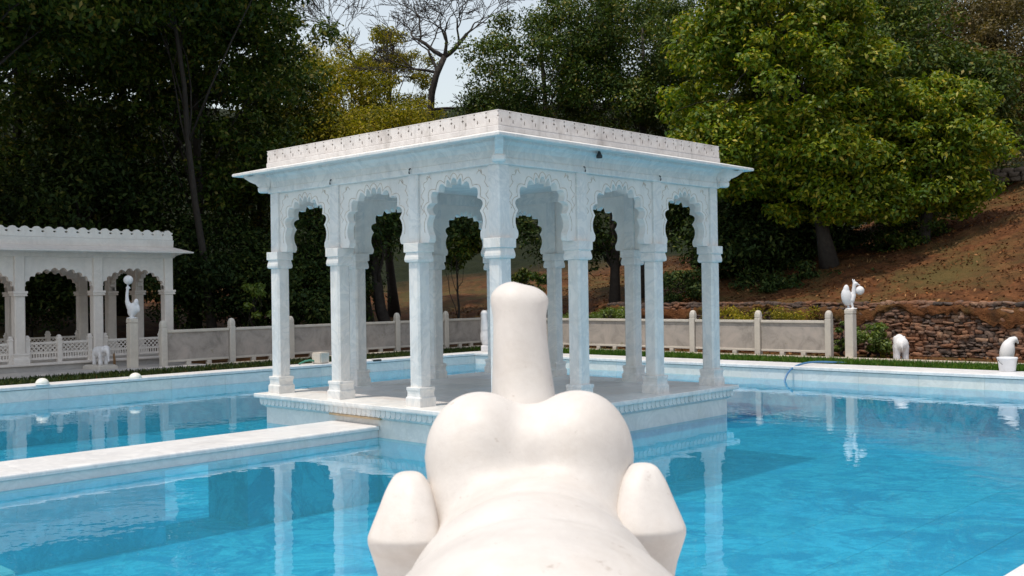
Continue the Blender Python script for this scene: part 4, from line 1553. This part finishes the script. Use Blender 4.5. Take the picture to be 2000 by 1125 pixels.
pedestal('square cream stone pedestal carrying the left bird statue', wl(2.32, 13.86, G + .06))
pedestal('square cream stone pedestal carrying the right bird statue', wl(13.36, 1.94, G + .03))
# left bird: round body, neck stretched straight up with a ball on the beak (faces left in the photo)
LBZ = G + .06 + 1.12
lb = empty('bird_statue', wl(2.32, 13.86, LBZ), 0)
tag(lb, 'white bird statue stretching its neck up with a ball on its beak at left', 'statue')
bm1 = [('e', (.02, 0, .20), (.115, .10, .17), (0, R(18), 0)), ('e', (.09, 0, .33), (.06, .07, .12), (0, R(8), 0)), ('e', (.12, 0, .24), (.06, .06, .11), (0, R(-15), 0)),
       ('t', [(-.05, 0, .26), (-.105, 0, .38), (-.11, 0, .52), (-.095, 0, .66)], [.075, .05, .036, .034]), ('e', (-.085, 0, .70), (.05, .036, .036)),
       ('t', [(-.085, 0, .70), (-.09, 0, .78)], [.026, .016]), ('t', [(-.06, 0, .69), (-.02, 0, .685)], [.02, .008]),
       ('t', [(.0, .04, .10), (-.03, .05, .01)], [.03, .03]), ('t', [(.02, -.05, .10), (.0, -.06, .01)], [.03, .03]), ('e', (.0, 0, .012), (.13, .09, .022))]
link('body', sculpt('body', bm1, .011, 4), lb, mat='statue2')
link('ball', BALL('ball', .105), lb, (-.075, 0, .875), mat='statue2')
# right bird: wings up, crested head bent over a ball
RBZ = G + .03 + 1.12
rb = empty('bird_statue', wl(13.36, 1.94, RBZ), 0)
tag(rb, 'white crested bird statue holding a ball under its beak on the right pedestal', 'statue')
bm2 = [('e', (-.08, 0, .28), (.12, .09, .20), (0, R(-8), 0)), ('e', (-.09, 0, .42), (.07, .06, .14), (0, R(6), 0)),
       ('t', [(.02, 0, .20), (.08, 0, .32), (.085, 0, .46), (.10, 0, .56)], [.08, .055, .042, .04]), ('e', (.125, 0, .575), (.06, .042, .045)),
       ('t', [(.16, 0, .57), (.235, 0, .535)], [.024, .01]), ('t', [(.085, 0, .60), (.06, 0, .68)], [.022, .012]), ('t', [(.11, 0, .61), (.105, 0, .67)], [.02, .01]),
       ('t', [(-.04, .04, .14), (-.02, .05, .02)], [.03, .024]), ('t', [(.02, -.04, .14), (.05, -.05, .02)], [.03, .024]), ('e', (.02, 0, .012), (.14, .09, .022))]
link('body', sculpt('body', bm2, .011, 4), rb, mat='statue2')
link('ball', BALL('ball', .10), rb, (.22, 0, .42), mat='statue2')
# white statue on the far corner of the coping
cs_ = empty('corner_statue', wl(11.25, 11.45, -.158), 0)
tag(cs_, 'white upright statue on the far pool corner beside the front column', 'statue')
bm3 = [('b', (-.12, .12, -.12, .12, 0, .16)), ('e', (0, 0, .42), (.14, .14, .28)), ('t', [(0, 0, .6), (-.02, 0, .85), (-.02, 0, 1.0)], [.13, .10, .09]), ('e', (-.02, 0, 1.03), (.10, .09, .09)), ('e', (.10, 0, .55), (.06, .08, .16), (0, R(-15), 0))]
link('body', sculpt('body', bm3, .014, 4), cs_, mat='statue2')
# bucket with a hunched figure behind it at the right edge
bk = wl(11.46, -2.02, CZ1 + .002)
bu = empty('bucket', bk, 0)
tag(bu, 'white plastic bucket on the grass at the right photo edge', 'bucket')
link('pail', lathe_me('pail', [(0, .135), (.01, .14), (.20, .165), (.205, .172), (.225, .172), (.23, .182), (.255, .182), (.26, .172), (.245, .165), (.03, .135)], 28), bu, mat='white_plastic')
hn = tube_me('handle', [(.18 * math.cos(t), -.02 - .17 * math.sin(t) * .55, .215 - .12 * math.sin(t)) for t in [math.pi * i / 14 for i in range(15)]], .004, 6)
link('handle', hn, bu, mat='dark_metal')
hs_ = wl(12.75, -1.62, G)
hb = empty('bird_statue', hs_, 0)
tag(hb, 'white hunched bird statue rising behind the bucket at right', 'statue')
bm4 = [('e', (-.02, 0, .32), (.14, .13, .26), (0, R(10), 0)), ('t', [(0, 0, .44), (.08, 0, .56), (.13, 0, .57)], [.11, .075, .06]), ('t', [(.17, 0, .54), (.20, 0, .49)], [.035, .018]),
       ('b', (-.14, .14, -.12, .12, 0, .10))]
link('body', sculpt('body', bm4, .013, 4), hb, mat='statue2')

# ------------------------------------------------------------------ the big elephant in the foreground
EX, EY = 0.176, -9.85
eg = empty('elephant_statue', (EX, EY, -0.175), R(0))
tag(eg, 'large white marble elephant statue seen from behind with its trunk raised', 'statue')
ez = 0.175          # heights below are given from the pavilion floor level
body = []
body += [('e', (0, -.80, .695 + ez), (.352, .52, .355)), ('e', (0, -1.08, .65 + ez), (.335, .34, .345)), ('e', (0, -.44, .755 + ez), (.29, .36, .28)), ('e', (0, -.18, .825 + ez), (.24, .26, .20))]
for s in (-1, 1):
    body.append(('e', (s * .122, .03, 1.04 + ez), (.145, .155, .172), (R(14), 0, 0)))
    body.append(('e', (s * .105, -.01, .93 + ez), (.155, .16, .17)))
    for y in (-1.08, -.38):
        body.append(('t', [(s * .17, y, .62 + ez), (s * .18, y, .34 + ez), (s * .18, y, .13 + ez)], [.12, .095, .10]))
body.append(('e', (0, .03, 1.025 + ez), (.11, .145, .150)))
link('body', sculpt('body', body, .014, 26), eg, mat='statue')
# raised trunk
tsec = []
for (z, cx_, cy_, rx, ry) in [(.95, 0, .10, .120, .12), (1.05, -.003, .15, .100, .11), (1.13, -.008, .185, .092, .098), (1.20, -.012, .205, .084, .088), (1.28, -.016, .215, .077, .08), (1.35, -.018, .218, .0725, .074),
                              (1.395, -.018, .22, .0725, .07), (1.42, -.018, .222, .0785, .07), (1.438, -.017, .225, .0805, .07), (1.452, -.017, .226, .074, .064), (1.466, -.018, .226, .060, .053), (1.477, -.019, .226, .038, .036), (1.4805, -.020, .226, .012, .013)]:
    tsec.append([(cx_ + rx * math.cos(2 * math.pi * i / 24), cy_ + ry * math.sin(2 * math.pi * i / 24) * (1 + .05 * math.cos(6 * math.pi * i / 24)), z + ez - (.005 * math.cos(2 * math.pi * i / 24) if z > 1.43 else 0)) for i in range(24)])
o = link('trunk', pyd('trunk', *loft(tsec), True), eg, mat='statue')
md = o.modifiers.new('sub', 'SUBSURF')
md.levels = md.render_levels = 2


# ears: thick slabs with a broken outer edge
def ear(s):
    bm = bmesh.new()
    # outline seen from behind, (x outwards, z), thickness along y
    rows = [  # x_in, x_out, z, y_back, thick
        (.262, .292, 1.030, -.09, .05), (.240, .310, 1.022, -.12, .09), (.218, .327, .992, -.15, .12), (.205, .342, .952, -.175, .14), (.195, .358, .912, -.20, .15), (.19, .366, .890, -.212, .155),
        (.19, .366, .872, -.205, .15), (.19, .358, .83, -.165, .12), (.19, .348, .79, -.145, .11), (.18, .335, .70, -.135, .10), (.17, .30, .62, -.12, .09)]
    secs = []
    for xi, xo, z, yb, t in rows:
        c = .3 * t
        secs.append([(s * xi, yb + .02, z + ez), (s * (xi + (xo - xi) * .35), yb, z + ez), (s * (xi + (xo - xi) * .75), yb + .015, z + ez), (s * xo, yb + c * 1.2, z + ez),
                     (s * xo, yb + t * .8, z + ez), (s * (xi + (xo - xi) * .7), yb + t, z + ez), (s * xi, yb + t, z + ez)])
    v, f = loft(secs)
    me = pyd('ear', v, f)
    bm.from_mesh(me)
    bmesh.ops.subdivide_edges(bm, edges=bm.edges, cuts=1, use_grid_fill=True, smooth=.0)
    me2 = bmesh_me('ear', bm, True)
    return me2


for s in (-1, 1):
    o = link('ear', ear(s), eg, (-.022 if s < 0 else 0, 0, -.008 if s < 0 else .004), mat='statue')
    md = o.modifiers.new('sub', 'SUBSURF')
    md.levels = md.render_levels = 1
link('plinth', pyd('plinth', *loft([sq(.5, 0, .02), sq(.5, .20, .02), sq(.46, .22, .02), sq(.46, .30, .02)])), eg, (0, -.55, 0), mat='coping').scale = (1, 1.9, 1)

# ------------------------------------------------------------------ small things by the water
for (px, py, nm_) in ((80, 749, 'white dome lamp on the left pool edge nearest the photo edge'), (262, 738, 'white dome lamp on the left pool edge below the bird statue')):
    D = 1.62 * F_PX / (py + 3 - (570 - .0148 * (px - 1000)))
    X, Y = at(px, D)
    dl = empty('dome_lamp', (X, Y, CZ1), 0)
    tag(dl, nm_, 'lamp', 'dome lamps on the left pool edge')
    link('dome', lathe_me('dome', [(.018, .125)] + [(.018 + .11 * math.sin(math.pi / 2 * i / 8), max(.002, .122 * math.cos(math.pi / 2 * i / 8))) for i in range(1, 9)], 24), dl, mat='glass_dome')
    link('rim', lathe_me('rim', [(0, .13), (.004, .135), (.014, .135), (.018, .128)], 24), dl, mat='white_plastic')
a, b = 10.27, 1.87
hp = []
for t in np.linspace(0, 1, 26):
    P0, P1, P2, P3 = Vector((11.9, 1.35, -.15)), Vector((11.3, 1.62, -.10)), Vector((10.55, 2.02, .03)), Vector((10.25, 1.90, -.50))
    c = P0 * (1 - t) ** 3 + P1 * 3 * t * (1 - t) ** 2 + P2 * 3 * t * t * (1 - t) + P3 * t ** 3
    hp.append(c)
hp += [Vector((10.27, 1.88, -.56))]
o = link('hose', tube_me('hose', hp, .02, 8), rz=TH, mat='blue_hose')
tag(o, 'blue hose hanging over the right pool edge into the water', 'hose')
bl = wl(5.75, 11.45, CZ1 + .002)
o = link('stone_block', box_me('stone_block', -.16, .16, -.14, .14, 0, .26, .02, 2), None, bl, TH + .25, 'post')
tag(o, 'cream stone block on the left pool edge behind the columns', 'block')
gh = [wl(5.2 + .09 * i, 11.52 + .05 * math.sin(i * 1.3), CZ1 + .02 + .07 * math.sin(i / 6 * math.pi) ** 2) for i in range(7)]
o = link('hose', tube_me('hose', gh, .022, 8), mat='green_hose')
tag(o, 'short green hose lying beside the cream stone block', 'hose')
o = link('edge_clip', box_me('edge_clip', -.13, .13, -.03, .05, -.03, .015, .008), None, wl(7.25, 11.22, CZ1), TH, 'dark_metal')
tag(o, 'small black strip on the left pool edge between columns', 'strip')
o = link('wooden_stake', tube_me('wooden_stake', [(0, 0, -.1), (.01, 0, .15), (-.01, .01, .32)], [.035, .03, .022], 7), None, (at(221, 23.9)[0], at(221, 23.9)[1], -.14), 0, 'wood')
tag(o, 'short brown wooden stake standing beside the left small elephant', 'stake')
